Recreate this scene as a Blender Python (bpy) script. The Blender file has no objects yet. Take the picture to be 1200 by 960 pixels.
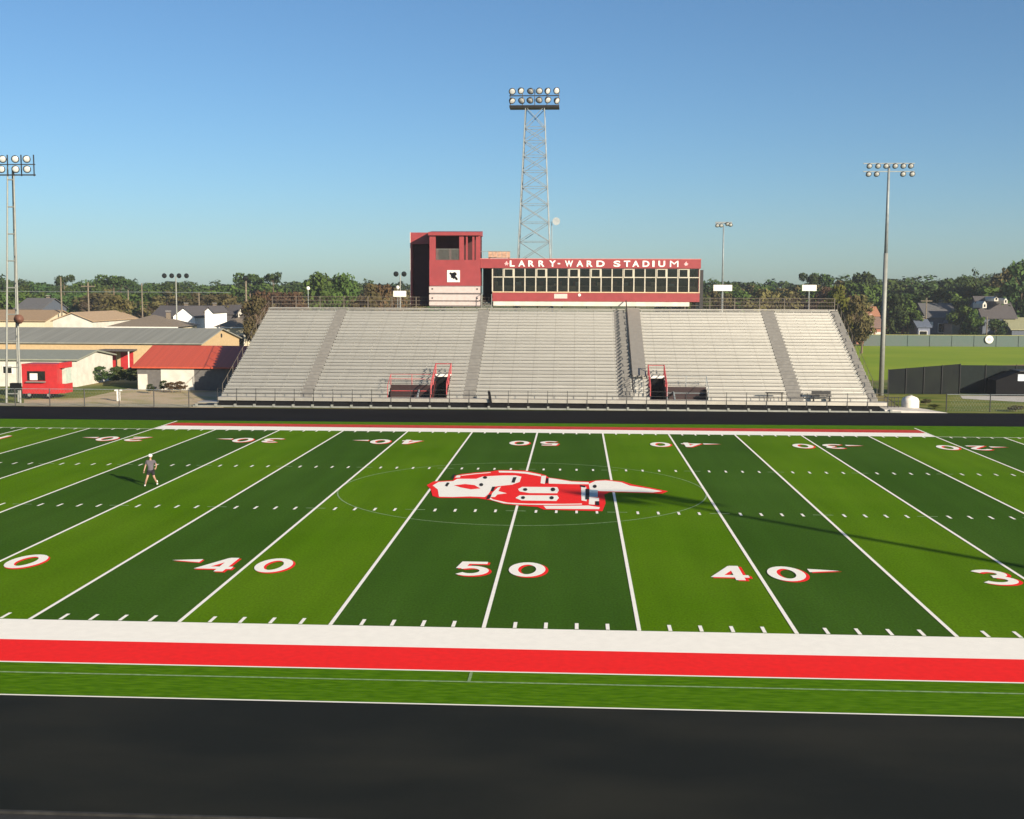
import bpy, math, random
from mathutils import Vector, Matrix
random.seed(7)
R = math.radians
SC = bpy.context.scene
COL = SC.collection

# ---------------------------------------------------------------- camera
CAM = Vector((2.64243, -33.81391, 9.90906)); YAW, PITCH, ROLL, FPX = -0.05397268, 0.10067324, 0.0036706, 1379.471
cy, sy = math.cos(YAW), math.sin(YAW)
FW = Vector((sy*math.cos(PITCH), cy*math.cos(PITCH), -math.sin(PITCH)))
RT0 = Vector((cy, -sy, 0)); UP0 = RT0.cross(FW)
RT = RT0*math.cos(ROLL)+UP0*math.sin(ROLL); UP = -RT0*math.sin(ROLL)+UP0*math.cos(ROLL)
def ray(u, v): return FW+RT*((u-600)/FPX)-UP*((v-480)/FPX)
def at(u, v, y):            # survey helper: world point seen at photo point (u,v), standing at distance y
    d = ray(u, v); return CAM+d*((y-CAM.y)/d.y)
def gnd(u, v, z=0):
    d = ray(u, v); return CAM+d*((z-CAM.z)/d.z)
cd = bpy.data.cameras.new('camera'); cam = bpy.data.objects.new('camera', cd); COL.objects.link(cam)
cam.matrix_world = Matrix(((RT.x, UP.x, -FW.x, CAM.x), (RT.y, UP.y, -FW.y, CAM.y), (RT.z, UP.z, -FW.z, CAM.z), (0, 0, 0, 1)))
cd.sensor_width = 36; cd.lens = FPX/1200*36; cd.clip_end = 6000; cd.clip_start = .5
SC.camera = cam

# ---------------------------------------------------------------- light
SUN_AZ, SUN_EL = R(135.5), R(18)       # azimuth clockwise from +Y
SUND = Vector((math.sin(SUN_AZ)*math.cos(SUN_EL), math.cos(SUN_AZ)*math.cos(SUN_EL), math.sin(SUN_EL)))
w = bpy.data.worlds.new('World'); SC.world = w; w.use_nodes = True
nt = w.node_tree; bg = nt.nodes['Background']; sk = nt.nodes.new('ShaderNodeTexSky')
sk.sky_type = 'NISHITA'; sk.sun_disc = False; sk.sun_elevation = SUN_EL; sk.sun_rotation = SUN_AZ
sk.air_density = .88; sk.dust_density = .5; sk.ozone_density = 5; sk.altitude = 0
wb = nt.nodes.new('ShaderNodeMixRGB'); wb.blend_type = 'MULTIPLY'; wb.inputs[0].default_value = 1; wb.inputs[2].default_value = (.97, 1.035, 1.0, 1)
nt.links.new(sk.outputs[0], wb.inputs[1]); nt.links.new(wb.outputs[0], bg.inputs[0]); bg.inputs[1].default_value = .059
sl = bpy.data.lights.new('sun', 'SUN'); so = bpy.data.objects.new('sun', sl); COL.objects.link(so)
sl.energy = 5; sl.angle = R(.55); sl.color = (1, .86, .68)
so.rotation_euler = (-SUND).to_track_quat('-Z', 'Y').to_euler(); so.location = (60, -60, 60)
SC.view_settings.view_transform = 'Standard'; SC.view_settings.look = 'None'
SC.view_settings.exposure = 1.05; SC.view_settings.gamma = 1; SC.view_settings.use_curve_mapping = False
SC.cycles.max_bounces = 5; SC.cycles.diffuse_bounces = 2; SC.cycles.glossy_bounces = 2; SC.cycles.transparent_max_bounces = 8
SC.cycles.use_denoising = True

# ---------------------------------------------------------------- materials
MATS = {}
def mat(name, col, rough=.7, metal=0, var=.12, scale=3, bump=0, col2=None, vscale=None, spec=.5, obj=False, detail=4, lo=.35, hi=.65):
    if name in MATS: return MATS[name]
    m = bpy.data.materials.new(name); m.use_nodes = True; t = m.node_tree; b = t.nodes['Principled BSDF']
    b.inputs['Roughness'].default_value = rough; b.inputs['Metallic'].default_value = metal
    b.inputs['Specular IOR Level'].default_value = spec
    tc = t.nodes.new('ShaderNodeTexCoord'); mp = t.nodes.new('ShaderNodeMapping')
    t.links.new(tc.outputs['Object'], mp.inputs[0])
    if vscale: mp.inputs['Scale'].default_value = vscale
    n = t.nodes.new('ShaderNodeTexNoise'); n.inputs['Scale'].default_value = scale; n.inputs['Detail'].default_value = detail
    t.links.new(mp.outputs[0], n.inputs['Vector'])
    r = t.nodes.new('ShaderNodeValToRGB'); r.color_ramp.elements[0].position = lo; r.color_ramp.elements[1].position = hi
    c2 = col2 or tuple(min(1, c*(1+var)) for c in col); c1 = col if col2 else tuple(c*(1-var) for c in col)
    r.color_ramp.elements[0].color = (*c1, 1); r.color_ramp.elements[1].color = (*c2, 1)
    t.links.new(n.outputs[0], r.inputs[0])
    out = r.outputs[0]
    if obj:
        oi = t.nodes.new('ShaderNodeObjectInfo'); hs = t.nodes.new('ShaderNodeHueSaturation')
        mr = t.nodes.new('ShaderNodeMapRange'); mr.inputs['To Min'].default_value = .65; mr.inputs['To Max'].default_value = 1.45
        t.links.new(oi.outputs['Random'], mr.inputs[0]); t.links.new(mr.outputs[0], hs.inputs['Value'])
        m2 = t.nodes.new('ShaderNodeMapRange'); m2.inputs['To Min'].default_value = .48; m2.inputs['To Max'].default_value = .515
        t.links.new(oi.outputs['Random'], m2.inputs[0]); t.links.new(m2.outputs[0], hs.inputs['Hue'])
        t.links.new(out, hs.inputs['Color']); out = hs.outputs[0]
    t.links.new(out, b.inputs['Base Color'])
    if bump:
        bp = t.nodes.new('ShaderNodeBump'); bp.inputs['Strength'].default_value = bump; bp.inputs['Distance'].default_value = .05
        t.links.new(n.outputs[0], bp.inputs['Height']); t.links.new(bp.outputs[0], b.inputs['Normal'])
    MATS[name] = m; return m
def N(m, kind, **kw):
    n = m.node_tree.nodes.new(kind)
    for k, v in kw.items():
        if k.startswith('i_'): n.inputs[int(k[2:])].default_value = v
        else: setattr(n, k, v)
    return n

WHITE = mat('white_paint', (.62, .61, .56), .7, var=.05)
TWHITE = mat('turf_white', (.82, .80, .72), .9, var=.025, scale=3, detail=9, spec=.15)
TRED = mat('turf_red', (.78, .013, .012), .9, var=.05, scale=5, spec=.15)
TBLACK = mat('turf_black', (.012, .013, .014), .9, spec=.15)
TGREY = mat('turf_blue_grey', (.30, .42, .48), .9, spec=.15)
FAINT = mat('turf_faint_line', (.20, .30, .14), .9, spec=.15, var=.25, scale=6)
RED = mat('red_metal_siding', (.235, .034, .037), .5, var=.07, scale=1.5)
REDB = mat('bright_red_paint', (.36, .018, .02), .5, var=.08)
PINK = mat('faded_white_panel', (.5, .40, .37), .6, var=.08)
ALU = mat('aluminium', (.42, .40, .35), .5, metal=.6, var=.06, scale=2)
STEEL = mat('galvanised_steel', (.20, .23, .24), .6, metal=.2, var=.12)
STEELL = mat('pale_steel', (.21, .22, .20), .6, metal=.2, var=.08)
DSTEEL = mat('dark_steel', (.028, .028, .028), .5, metal=.2)
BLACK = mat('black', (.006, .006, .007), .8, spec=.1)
DARKGLASS = mat('dark_glass', (.012, .014, .013), .08, var=.3)
CONC = mat('concrete', (.42, .40, .36), .9, var=.12, scale=1.2)
REDROOF = mat('red_metal_roof', (.42, .068, .030), .5, var=.08, vscale=(3.3, .02, .02), scale=1)
GREYROOF = mat('grey_metal_roof', (.21, .215, .19), .8, spec=.2, var=.1, vscale=(2, .05, .05), scale=1)
SHINGLE = mat('brown_shingle', (.16, .13, .095), .9, var=.15, scale=6)
DSHINGLE = mat('dark_shingle', (.065, .06, .062), .9, var=.2, scale=6)
TANROOF = mat('tan_shingle', (.26, .18, .105), .9, var=.12, scale=5)
TAN = mat('tan_siding', (.42, .31, .17), .8, var=.06)
CREAM = mat('cream_siding', (.50, .45, .32), .8, var=.05)
WWALL = mat('white_siding', (.50, .48, .42), .75, var=.1, scale=1.2, detail=6)
BRICK = mat('brick', (.28, .12, .08), .9, var=.25, scale=14)
DBLUE = mat('slate_siding', (.07, .085, .11), .8, var=.15)
BARK = mat('bark', (.12, .085, .055), .95, var=.3, scale=6, vscale=(1, 1, .3))
PWOOD = mat('pole_wood', (.15, .125, .09), .9, var=.2)
SKIN = mat('skin', (.34, .20, .14), .6, var=.04)

def glass_mat():
    m = bpy.data.materials.new('window_glass'); m.use_nodes = True; t = m.node_tree; o = t.nodes['Material Output']; t.nodes.remove(t.nodes['Principled BSDF'])
    a = N(m, 'ShaderNodeBsdfTransparent'); a.inputs[0].default_value = (.86, .88, .85, 1); g = N(m, 'ShaderNodeBsdfGlossy'); g.inputs['Roughness'].default_value = .05
    lw = N(m, 'ShaderNodeFresnel'); lw.inputs[0].default_value = 1.5; x = N(m, 'ShaderNodeMixShader')
    t.links.new(lw.outputs[0], x.inputs[0]); t.links.new(a.outputs[0], x.inputs[1]); t.links.new(g.outputs[0], x.inputs[2]); t.links.new(x.outputs[0], o.inputs[0]); return m
GLASS = glass_mat()
CREAMF = mat('cream_frame', (.42, .39, .31), .6, var=.08)
# turf with 5-yard bands in the object's own metres
YD = 4.572
def turf_mat():
    m = mat('turf', (.03, .1, .02), 1, spec=0); t = m.node_tree; L = t.links; b = t.nodes['Principled BSDF']
    tc = N(m, 'ShaderNodeTexCoord'); sp = N(m, 'ShaderNodeSeparateXYZ'); L.new(tc.outputs['Object'], sp.inputs[0])
    ab = N(m, 'ShaderNodeMath', operation='ABSOLUTE'); L.new(sp.outputs[0], ab.inputs[0])
    md = N(m, 'ShaderNodeMath', operation='MODULO', i_1=2*YD); L.new(ab.outputs[0], md.inputs[0])
    gt = N(m, 'ShaderNodeMath', operation='GREATER_THAN', i_1=YD); L.new(md.outputs[0], gt.inputs[0])
    def noisy(c1, c2, sc, vs, lo=.3, hi=.7):
        mp = N(m, 'ShaderNodeMapping'); mp.inputs['Scale'].default_value = vs; L.new(tc.outputs['Object'], mp.inputs[0])
        n = N(m, 'ShaderNodeTexNoise'); n.inputs['Scale'].default_value = sc; n.inputs['Detail'].default_value = 5; L.new(mp.outputs[0], n.inputs['Vector'])
        r = N(m, 'ShaderNodeValToRGB'); r.color_ramp.elements[0].position = lo; r.color_ramp.elements[1].position = hi
        r.color_ramp.elements[0].color = (*c1, 1); r.color_ramp.elements[1].color = (*c2, 1); L.new(n.outputs[0], r.inputs[0]); return r, n
    dk, _ = noisy((.033, .086, .008), (.044, .102, .012), .12, (1, 1, 1))
    lt, _ = noisy((.064, .150, .002), (.088, .178, .006), .12, (1, 1, 1))
    mx = N(m, 'ShaderNodeMixRGB'); L.new(gt.outputs[0], mx.inputs[0]); L.new(dk.outputs[0], mx.inputs[1]); L.new(lt.outputs[0], mx.inputs[2])
    gr, gn = noisy((.80, .80, .80), (1.18, 1.18, 1.18), 14, (1, .5, 1))
    br, _ = noisy((.90, .90, .90), (1.09, 1.09, 1.09), .8, (1, .07, 1))
    m1 = N(m, 'ShaderNodeMixRGB', blend_type='MULTIPLY', i_0=1); L.new(mx.outputs[0], m1.inputs[1]); L.new(gr.outputs[0], m1.inputs[2])
    m2 = N(m, 'ShaderNodeMixRGB', blend_type='MULTIPLY', i_0=1); L.new(m1.outputs[0], m2.inputs[1]); L.new(br.outputs[0], m2.inputs[2])
    L.new(m2.outputs[0], b.inputs['Base Color'])
    bp = N(m, 'ShaderNodeBump'); bp.inputs['Strength'].default_value = .4; bp.inputs['Distance'].default_value = .02
    L.new(gn.outputs[0], bp.inputs['Height']); L.new(bp.outputs[0], b.inputs['Normal'])
    b.inputs['Sheen Weight'].default_value = 0
    return m
TURF = turf_mat()
TURFE = mat('turf_edge', (.044, .122, .003), 1, col2=(.082, .182, .006), scale=4, spec=0, bump=.3, vscale=(.5, 2, 1), detail=8)
TRACK = mat('track_rubber', (.0112, .0135, .0125), .95, col2=(.0205, .0215, .0175), scale=.22, vscale=(.6, 1.5, 1), detail=11, lo=.42, hi=.66, spec=.06, bump=.15)

# aluminium planks with seams
def plank_mat():
    m = mat('aluminium_plank', (.45, .44, .40), .5, metal=.72, var=.05, scale=1.2, vscale=(.5, 3, 3)); t = m.node_tree; L = t.links; b = t.nodes['Principled BSDF']
    src = b.inputs['Base Color'].links[0].from_socket
    tc = N(m, 'ShaderNodeTexCoord'); sp = N(m, 'ShaderNodeSeparateXYZ'); L.new(tc.outputs['Object'], sp.inputs[0])
    ad = N(m, 'ShaderNodeMath', operation='ADD', i_1=100.0); L.new(sp.outputs[0], ad.inputs[0])
    md = N(m, 'ShaderNodeMath', operation='MODULO', i_1=1.83); L.new(ad.outputs[0], md.inputs[0])
    lt = N(m, 'ShaderNodeMath', operation='LESS_THAN', i_1=.07); L.new(md.outputs[0], lt.inputs[0])
    mx = N(m, 'ShaderNodeMixRGB'); mx.inputs[2].default_value = (.38, .37, .335, 1)
    L.new(lt.outputs[0], mx.inputs[0]); L.new(src, mx.inputs[1]); oi = N(m, 'ShaderNodeObjectInfo'); mr = N(m, 'ShaderNodeMapRange'); mr.inputs['To Min'].default_value = .9; mr.inputs['To Max'].default_value = 1.07
    hs = N(m, 'ShaderNodeHueSaturation'); L.new(oi.outputs['Random'], mr.inputs[0]); L.new(mr.outputs[0], hs.inputs['Value']); L.new(mx.outputs[0], hs.inputs['Color'])
    L.new(hs.outputs[0], b.inputs['Base Color']); return m
PLANK = plank_mat()
STEPM = mat('aisle_metal', (.15, .147, .138), .8, metal=0, var=.1, scale=3)
RAMPM = mat('smooth_panel', (.24, .23, .205), .6, metal=.2, var=.06)

# ---------------------------------------------------------------- mesh helpers
class MB:
    def __init__(s): s.v = []; s.f = []
    def poly(s, pts): n = len(s.v); s.v += [tuple(p) for p in pts]; s.f.append(tuple(range(n, n+len(pts)))); return s
    def box(s, x0, x1, y0, y1, z0, z1):
        n = len(s.v); s.v += [(x0, y0, z0), (x1, y0, z0), (x1, y1, z0), (x0, y1, z0), (x0, y0, z1), (x1, y0, z1), (x1, y1, z1), (x0, y1, z1)]
        for f in ((3, 2, 1, 0), (4, 5, 6, 7), (0, 1, 5, 4), (1, 2, 6, 5), (2, 3, 7, 6), (3, 0, 4, 7)): s.f.append(tuple(n+i for i in f))
        return s
    def hexa(s, b, t):      # bottom quad, top quad
        n = len(s.v); s.v += [tuple(p) for p in b]+[tuple(p) for p in t]
        for f in ((3, 2, 1, 0), (4, 5, 6, 7), (0, 1, 5, 4), (1, 2, 6, 5), (2, 3, 7, 6), (3, 0, 4, 7)): s.f.append(tuple(n+i for i in f))
        return s
    def tube(s, a, b, r0, r1=None, n=6):
        a = Vector(a); b = Vector(b); r1 = r0 if r1 is None else r1; d = (b-a).normalized()
        u = d.cross(Vector((0, 0, 1)) if abs(d.z) < .95 else Vector((1, 0, 0))).normalized(); w_ = d.cross(u); k = len(s.v)
        for p, r in ((a, r0), (b, r1)):
            for i in range(n):
                c = 2*math.pi*i/n; s.v.append(tuple(p+u*math.cos(c)*r+w_*math.sin(c)*r))
        for i in range(n): j = (i+1) % n; s.f.append((k+i, k+j, k+n+j, k+n+i))
        s.f.append(tuple(k+n-1-i for i in range(n))); s.f.append(tuple(k+n+i for i in range(n))); return s
    def prism(s, pts, y0, y1):   # (x,z) polygon extruded in y
        n = len(s.v); k = len(pts); s.v += [(p[0], y0, p[1]) for p in pts]+[(p[0], y1, p[1]) for p in pts]
        s.f.append(tuple(range(n, n+k))); s.f.append(tuple(range(n+2*k-1, n+k-1, -1)))
        for i in range(k): j = (i+1) % k; s.f.append((n+i, n+k+i, n+k+j, n+j))
        return s
    def prismx(s, pts, x0, x1):  # (y,z) polygon extruded in x
        n = len(s.v); k = len(pts); s.v += [(x0, p[0], p[1]) for p in pts]+[(x1, p[0], p[1]) for p in pts]
        s.f.append(tuple(range(n+k-1, n-1, -1))); s.f.append(tuple(range(n+k, n+2*k)))
        for i in range(k): j = (i+1) % k; s.f.append((n+i, n+j, n+k+j, n+k+i))
        return s
    def lathe(s, prof, c, axis, n=12):  # prof (r, t) along axis
        a = Vector(axis).normalized(); u = a.cross(Vector((0, 0, 1)) if abs(a.z) < .95 else Vector((1, 0, 0))).normalized(); w_ = a.cross(u); k = len(s.v)
        for r, t in prof:
            for i in range(n):
                g = 2*math.pi*i/n; s.v.append(tuple(Vector(c)+a*t+u*math.cos(g)*r+w_*math.sin(g)*r))
        for q in range(len(prof)-1):
            for i in range(n): j = (i+1) % n; s.f.append((k+q*n+i, k+q*n+j, k+(q+1)*n+j, k+(q+1)*n+i))
        s.f.append(tuple(k+n-1-i for i in range(n))); s.f.append(tuple(k+(len(prof)-1)*n+i for i in range(n))); return s
    def build(s, name, m, parent=None, smooth=False, loc=None):
        me = bpy.data.meshes.new(name); me.from_pydata(s.v, [], s.f); me.update()
        if smooth: me.polygons.foreach_set('use_smooth', [True]*len(me.polygons))
        me.materials.append(m); o = bpy.data.objects.new(name, me); COL.objects.link(o)
        if loc: o.location = loc
        if parent: o.parent = parent
        return o
def tag(o, label=None, cat=None, group=None, kind=None):
    if label: o['label'] = label
    if cat: o['category'] = cat
    if group: o['group'] = group
    if kind: o['kind'] = kind
    return o
def thing(name, loc, label, cat, group=None, rz=0):
    o = bpy.data.objects.new(name, None); COL.objects.link(o); o.location = loc; o.rotation_euler[2] = rz; o.empty_display_size = .3
    return tag(o, label, cat, group)
def copy_tree(o, parent=None):
    c = o.copy(); COL.objects.link(c)
    if parent: c.parent = parent
    for ch in KIDS.get(o, []): copy_tree(ch, c)
    return c
KIDS = {}
def kids(root):
    for o in bpy.data.objects:
        if o.parent: KIDS.setdefault(o.parent, [])
    for o in bpy.data.objects:
        if o.parent and o not in KIDS[o.parent]: KIDS[o.parent].append(o)
def sheet(name, pts, m, z, kind='structure'):
    b = MB()
    for p in pts: b.poly([(q[0], q[1], z) for q in p])
    return tag(b.build(name, m), kind=kind)
def rect(x0, x1, y0, y1): return [(x0, y0), (x1, y0), (x1, y1), (x0, y1)]

# ---------------------------------------------------------------- ground
NY, FY, HN, HF = 0.0, 48.05, 18.55, 31.05
GR = mat('ground_grass', (.07, .11, .02), .95, col2=(.24, .2, .085), scale=.09, detail=10, spec=.1)
sheet('ground', [rect(-1500, 1500, -400, 2500)], GR, -.06)
sheet('apron', [rect(-90, 90, -60, -12.85)], mat('apron_asphalt', (.010, .011, .012), .9, var=.2), -.03)
sheet('running_track', [rect(-75, 75, -12.75, -6.5)], TRACK, -.008)
sheet('far_running_track', [[(-75, 53.3), (-20, 53.75), (10, 54.3), (75, 55.9), (75, 66.0), (30, 64.45), (0, 63.7), (-75, 63.0)]], mat('far_track_rubber', (.0062, .0060, .0066), .95, var=.25, scale=.3, vscale=(.3, 1, 1), spec=.04), -.008)
tag(MB().box(-75, 75, -12.85, -12.78, -.05, .02).build('track_kerb', mat('dark_kerb', (.016, .016, .015), .9, var=.5, scale=3)), kind='structure')
sheet('track_edge_line', [rect(-75, 75, -6.53, -6.46)], TWHITE, .006)
sheet('turf_border', [rect(-75, 75, -6.46, NY), [(-75, FY), (75, FY), (75, 55.9), (10, 54.3), (-20, 53.75), (-75, 53.3)]], TURFE, -.004)
sheet('turf_field', [rect(-54.864, 54.864, NY, FY)], TURF, -.002)
sheet('sideline_white_band', [rect(-60, 60, -2.02, NY), rect(-27.35, 27.43, FY, 50.2), rect(-75, 75, -4.02, -3.94)], TWHITE, .004)
sheet('sideline_red_band', [rect(-60, 60, -3.94, -2.02)], TRED, .006)
sheet('far_red_band', [rect(-27.35, 27.43, 50.2, 52.0)], mat('dull_turf_red', (.46, .045, .035), .95, var=.15, scale=2, spec=.05), .006)  # far band in a duller red than the near one
sheet('far_sideline', [rect(-54, -27.35, FY-.02, FY+.08), rect(27.43, 54, FY-.02, FY+.08)], TWHITE, .004)
lines = [rect(k*YD-.06, k*YD+.06, NY, FY) for k in range(-11, 12)]
lines += [rect(-27.43-.06, -27.43+.06, FY, 53.2), rect(27.43-.06, 27.43+.06, FY, 53.2)]
sheet('yard_lines', lines, TWHITE, .010)
h = []
for i in range(-55, 56):
    if i % 5 == 0: continue
    x = i*.9144
    for y0 in (NY+.04, HN-.35, HF-.3, FY-.66): h.append(rect(x-.055, x+.055, y0, y0+.62))
sheet('hash_marks', h, TWHITE, .010)
h = [rect(k*YD-.45, k*YD+.45, y, y+.1) for k in range(-11, 12) for y in (HN, HF)]
# soccer markings: touch line, halfway tick, centre circle
h += [rect(-60, 60, -4.86, -4.78), rect(-.04, .04, -4.78, -4.06)]
for i in range(72):
    a, b = 2*math.pi*i/72, 2*math.pi*(i+1)/72
    h.append([(math.cos(a)*9.1, 24.4+math.sin(a)*9.1), (math.cos(b)*9.1, 24.4+math.sin(b)*9.1), (math.cos(b)*9.17, 24.4+math.sin(b)*9.17), (math.cos(a)*9.17, 24.4+math.sin(a)*9.17)])
sheet('soccer_lines', h, FAINT, .007)

# yard numbers
def stroke(pts, wd, closed=False):
    out = []; n = len(pts); P_ = [Vector(p) for p in pts]; L_ = []; R_ = []
    for i in range(n):
        a = P_[i-1] if (i or closed) else P_[i]; c = P_[(i+1) % n] if (i < n-1 or closed) else P_[i]; b = P_[i]
        d1 = (b-a).normalized() if (b-a).length else (c-b).normalized(); d2 = (c-b).normalized() if (c-b).length else d1
        t = (d1+d2).normalized(); nn = Vector((-t.y, t.x)); k = wd/2/max(.55, nn.dot(Vector((-d1.y, d1.x)))); L_.append(b+nn*k); R_.append(b-nn*k)
    for i in range(n if closed else n-1):
        j = (i+1) % n; out.append([L_[i], L_[j], R_[j], R_[i]])
    return out
def arc(cx, cy_, rx, ry, a0, a1, n=16): return [(cx+rx*math.cos(R(a0+(a1-a0)*i/n)), cy_+ry*math.sin(R(a0+(a1-a0)*i/n))) for i in range(n+1)]
def digit(d, wd=.30):   # 1.25 x 2 box
    if d == '0': return stroke(arc(.62, 1, .50, .86, 0, 360, 28)[:-1], wd, True)
    if d == '5': return stroke([(1.12, 1.84), (.30, 1.84), (.18, 1.02)], wd)+stroke([(.18, 1.08)]+arc(.58, .68, .50, .53, 120, -140, 16), wd)
    if d == '4': return stroke([(1.22, .52), (.10, .52), (.80, 1.88)], wd)+stroke([(.86, 2.0), (.86, 0)], wd)
    if d == '3': return stroke(arc(.58, 1.46, .46, .40, 150, -90, 14), wd)+stroke(arc(.56, .58, .54, .46, 90, -150, 14), wd)
    if d == '2': return stroke(arc(.6, 1.42, .48, .44, 165, -35, 12)+[(.16, .15), (1.16, .15)], wd)
    return stroke([(.62, 2), (.62, 0)], wd)
wn, rn = MB(), MB()
def put(polys, ox, oy, s, flip, zb, b, dx=0, dy=0, sx=1.0):
    for n_, p in enumerate(polys):
        q = [(ox+(-1 if flip else 1)*((a[0]-.62)*s*sx)+dx, oy+(-1 if flip else 1)*((a[1]-1)*s)+dy) for a in p]
        b.poly([(x, y, zb+n_*.00009) for x, y in q])
zc = .012
for side, yc in ((0, 7.35), (1, 42.3)):
    for k in range(-8, 9, 2):
        num = str(50-abs(k)*5); X = k*YD; fl = side == 1
        for i, ch in enumerate(num if not fl else num[::-1]):
            ox = X+(-.98 if i == 0 else .98)
            put(digit(ch, .38), ox, yc, 1.06, fl, .012, rn, .09, -.10, .92); put(digit(ch, .34), ox, yc, 1.06, fl, .020, wn, 0, 0, .92)
        if k:
            s_ = 1 if k > 0 else -1; x0 = X+s_*1.85; tri = [(x0, yc+.28), (x0+s_*1.1, yc+.55), (x0, yc+.78)]
            rn.poly([(p[0]+.08, p[1]-.10, .012) for p in tri]); wn.poly([(p[0], p[1], .020) for p in tri])
tag(rn.build('yard_number_shadows', TRED), kind='structure'); tag(wn.build('yard_numbers', TWHITE), kind='structure')

# midfield emblem painted on the turf
def paint(name, polys, m, z): return sheet(name, [[gnd(u, v) for u, v in p] for p in polys], m, z)
paint('midfield_emblem_red', [[(500, 569), (508, 564.5), (531, 563.3), (533, 558), (540, 556), (556, 554.3), (575, 552.8), (584, 551.3), (600, 551.3), (616, 551.8), (634, 555.6), (640, 557.6), (643, 560), (655, 561.5), (670, 564), (690, 564.6), (698, 563.2), (710, 562.5), (730, 564.5), (741, 568), (760, 571.5), (783, 576), (776, 579), (740, 577.6), (715, 577), (708, 580), (709.8, 590), (706, 599.5), (637, 597.6), (630, 594.5), (610, 593), (590, 591), (577, 587), (560, 584.2), (540, 584), (515, 584), (508, 582), (505, 574)]], TRED, .014)
paint('midfield_emblem_white', [
    [(507, 569.5), (514, 565.3), (531, 564.3), (536, 561.6), (558, 561.6), (566, 558.8), (590, 557.6), (604, 557.6), (611, 559), (609, 565.2), (600, 568.5), (586, 570), (577, 571), (574, 577), (572, 580), (568, 583), (550, 582.3), (530, 583), (514.5, 582.6), (513, 574)],
    [(533, 560.3), (535.5, 557.6), (540, 557.4), (539, 560)], [(540, 557.2), (556, 555.3), (575, 553.8), (575, 554.6), (556, 556.2), (541, 558)],
    [(584, 552.2), (600, 552.4), (617, 553.4), (634, 556.8), (634, 558.8), (616, 555.6), (600, 554.4), (585, 554.2)],
    [(634.5, 558), (640, 558), (638.5, 567.5), (633.5, 566.8)], [(643, 560.5), (652, 561.8), (670, 564.8), (690, 565.6), (690, 568), (670, 567.8), (643, 567.2)],
    [(690, 567.5), (698, 564), (710, 563.5), (728, 565.6), (738, 569.6), (760, 573), (776, 576.2), (765, 577.6), (740, 577), (702, 576), (691, 574)],
    [(607, 573.6), (612, 571), (653, 571.3), (655, 575), (653, 578.6), (620, 578.3), (609, 576.4)], [(604, 584), (609, 580.8), (653, 581), (655, 584), (652, 587.6), (611, 587)],
    [(681, 571), (687, 571), (687.5, 588), (681.5, 587)], [(690.5, 583), (702, 584), (702, 588), (697, 588), (697, 592), (690, 591.5)],
    [(637, 593.3), (690, 593), (703, 595), (702, 597.2), (640, 596.8)],
    [(573, 582.5), (578, 585.8), (595, 589.6), (620, 590.8), (660, 591), (682, 590.6), (682, 591.8), (640, 592.3), (605, 591.6), (590, 590.3), (577, 586.8), (572, 584.5)],
    [(577, 578), (583, 572), (587, 570.6), (584, 576), (594, 578.6), (583, 580), (580, 583), (575, 583)]], TWHITE, .018)
paint('midfield_emblem_detail', [[(532, 569.3), (545, 567.8), (556, 569), (563, 573), (552, 574), (540, 571.8)], [(504, 571), (509, 570.6), (513, 577), (513.5, 583), (507, 582)], [(549, 558.6), (562, 556), (575, 555.6), (566, 557.4), (556, 559.6)]], TRED, .022)
bl = [[(521.5, 569.5), (524, 566), (527, 566.5), (524, 571)], [(529, 561.5), (531.5, 556.5), (534, 556.5), (531.5, 561)], [(575, 576), (577, 571), (580.5, 570.8), (578, 576.4)], [(570, 586), (572, 580.5), (576, 580), (574, 585)],
      [(599.5, 566), (601.5, 559.8), (605.5, 559.8), (603, 566.4)], [(639.5, 566.6), (640.5, 561), (643, 561), (642, 567)], [(686.3, 573.5), (690.5, 573.5), (690.5, 586), (686, 586)], [(698, 588), (702, 588), (702.5, 593), (698, 592.5)], [(680, 569), (686, 570), (686, 572), (680, 571)]]
for (u, v, a, b) in ((564, 568.6, 2.4, 1.9), (568.5, 560.2, 2.6, 1.6), (615.5, 574.3, 2.6, 1.8), (648, 574.2, 2.8, 2.3), (613, 583.8, 2.4, 1.8), (646.5, 584, 2.6, 2), (697, 570.6, 2.4, 2)):
    bl.append([(u+a*math.cos(i*.785), v+b*math.sin(i*.785)) for i in range(8)])
paint('midfield_emblem_black', bl, TBLACK, .026)
paint('midfield_emblem_grey', [[(690.8, 574.5), (700.5, 575), (700.5, 583), (690.8, 583)]], TGREY, .028)

# far-side ground surfaces
sheet('dirt_yard', [[gnd(28, 477), gnd(28, 468), gnd(100, 466), gnd(150, 455), gnd(262, 455), gnd(262, 478.5), gnd(150, 478.5)]], mat('dirt', (.44, .35, .23), .95, col2=(.25, .24, .09), scale=.35, detail=8, spec=.1, lo=.45, hi=.75), -.03)
sheet('outfield_grass', [[(36, 100), (62, 126), (130, 126), (230, 190), (30, 190)]], mat('outfield', (.16, .25, .012), .95, col2=(.22, .29, .02), scale=.06, spec=.1), -.03)
sheet('infield_dirt', [[(42, 90), (42, 112), (52, 123), (60, 130), (72, 136), (140, 142), (140, 90)]], mat('infield', (.25, .15, .1), .95, spec=.1), -.026)
SG = mat('rough_grass', (.075, .115, .012), .95, col2=(.19, .19, .045), scale=.5, vscale=(.35, 1, 1), detail=9, spec=.1)
sheet('side_grass', [[(30, 64), (75, 65.8), (75, 92), (34, 92)], [(-72, 63.2), (-44, 63.2), (-41, 80), (-75, 80)]], SG, -.035)
sheet('trackside_path', [[(-72, 63.2), (-30, 63.9), (-30, 66.3), (-72, 65.6)]], mat('pale_path', (.30, .28, .20), .95, var=.15, scale=1, spec=.1), -.015)
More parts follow.
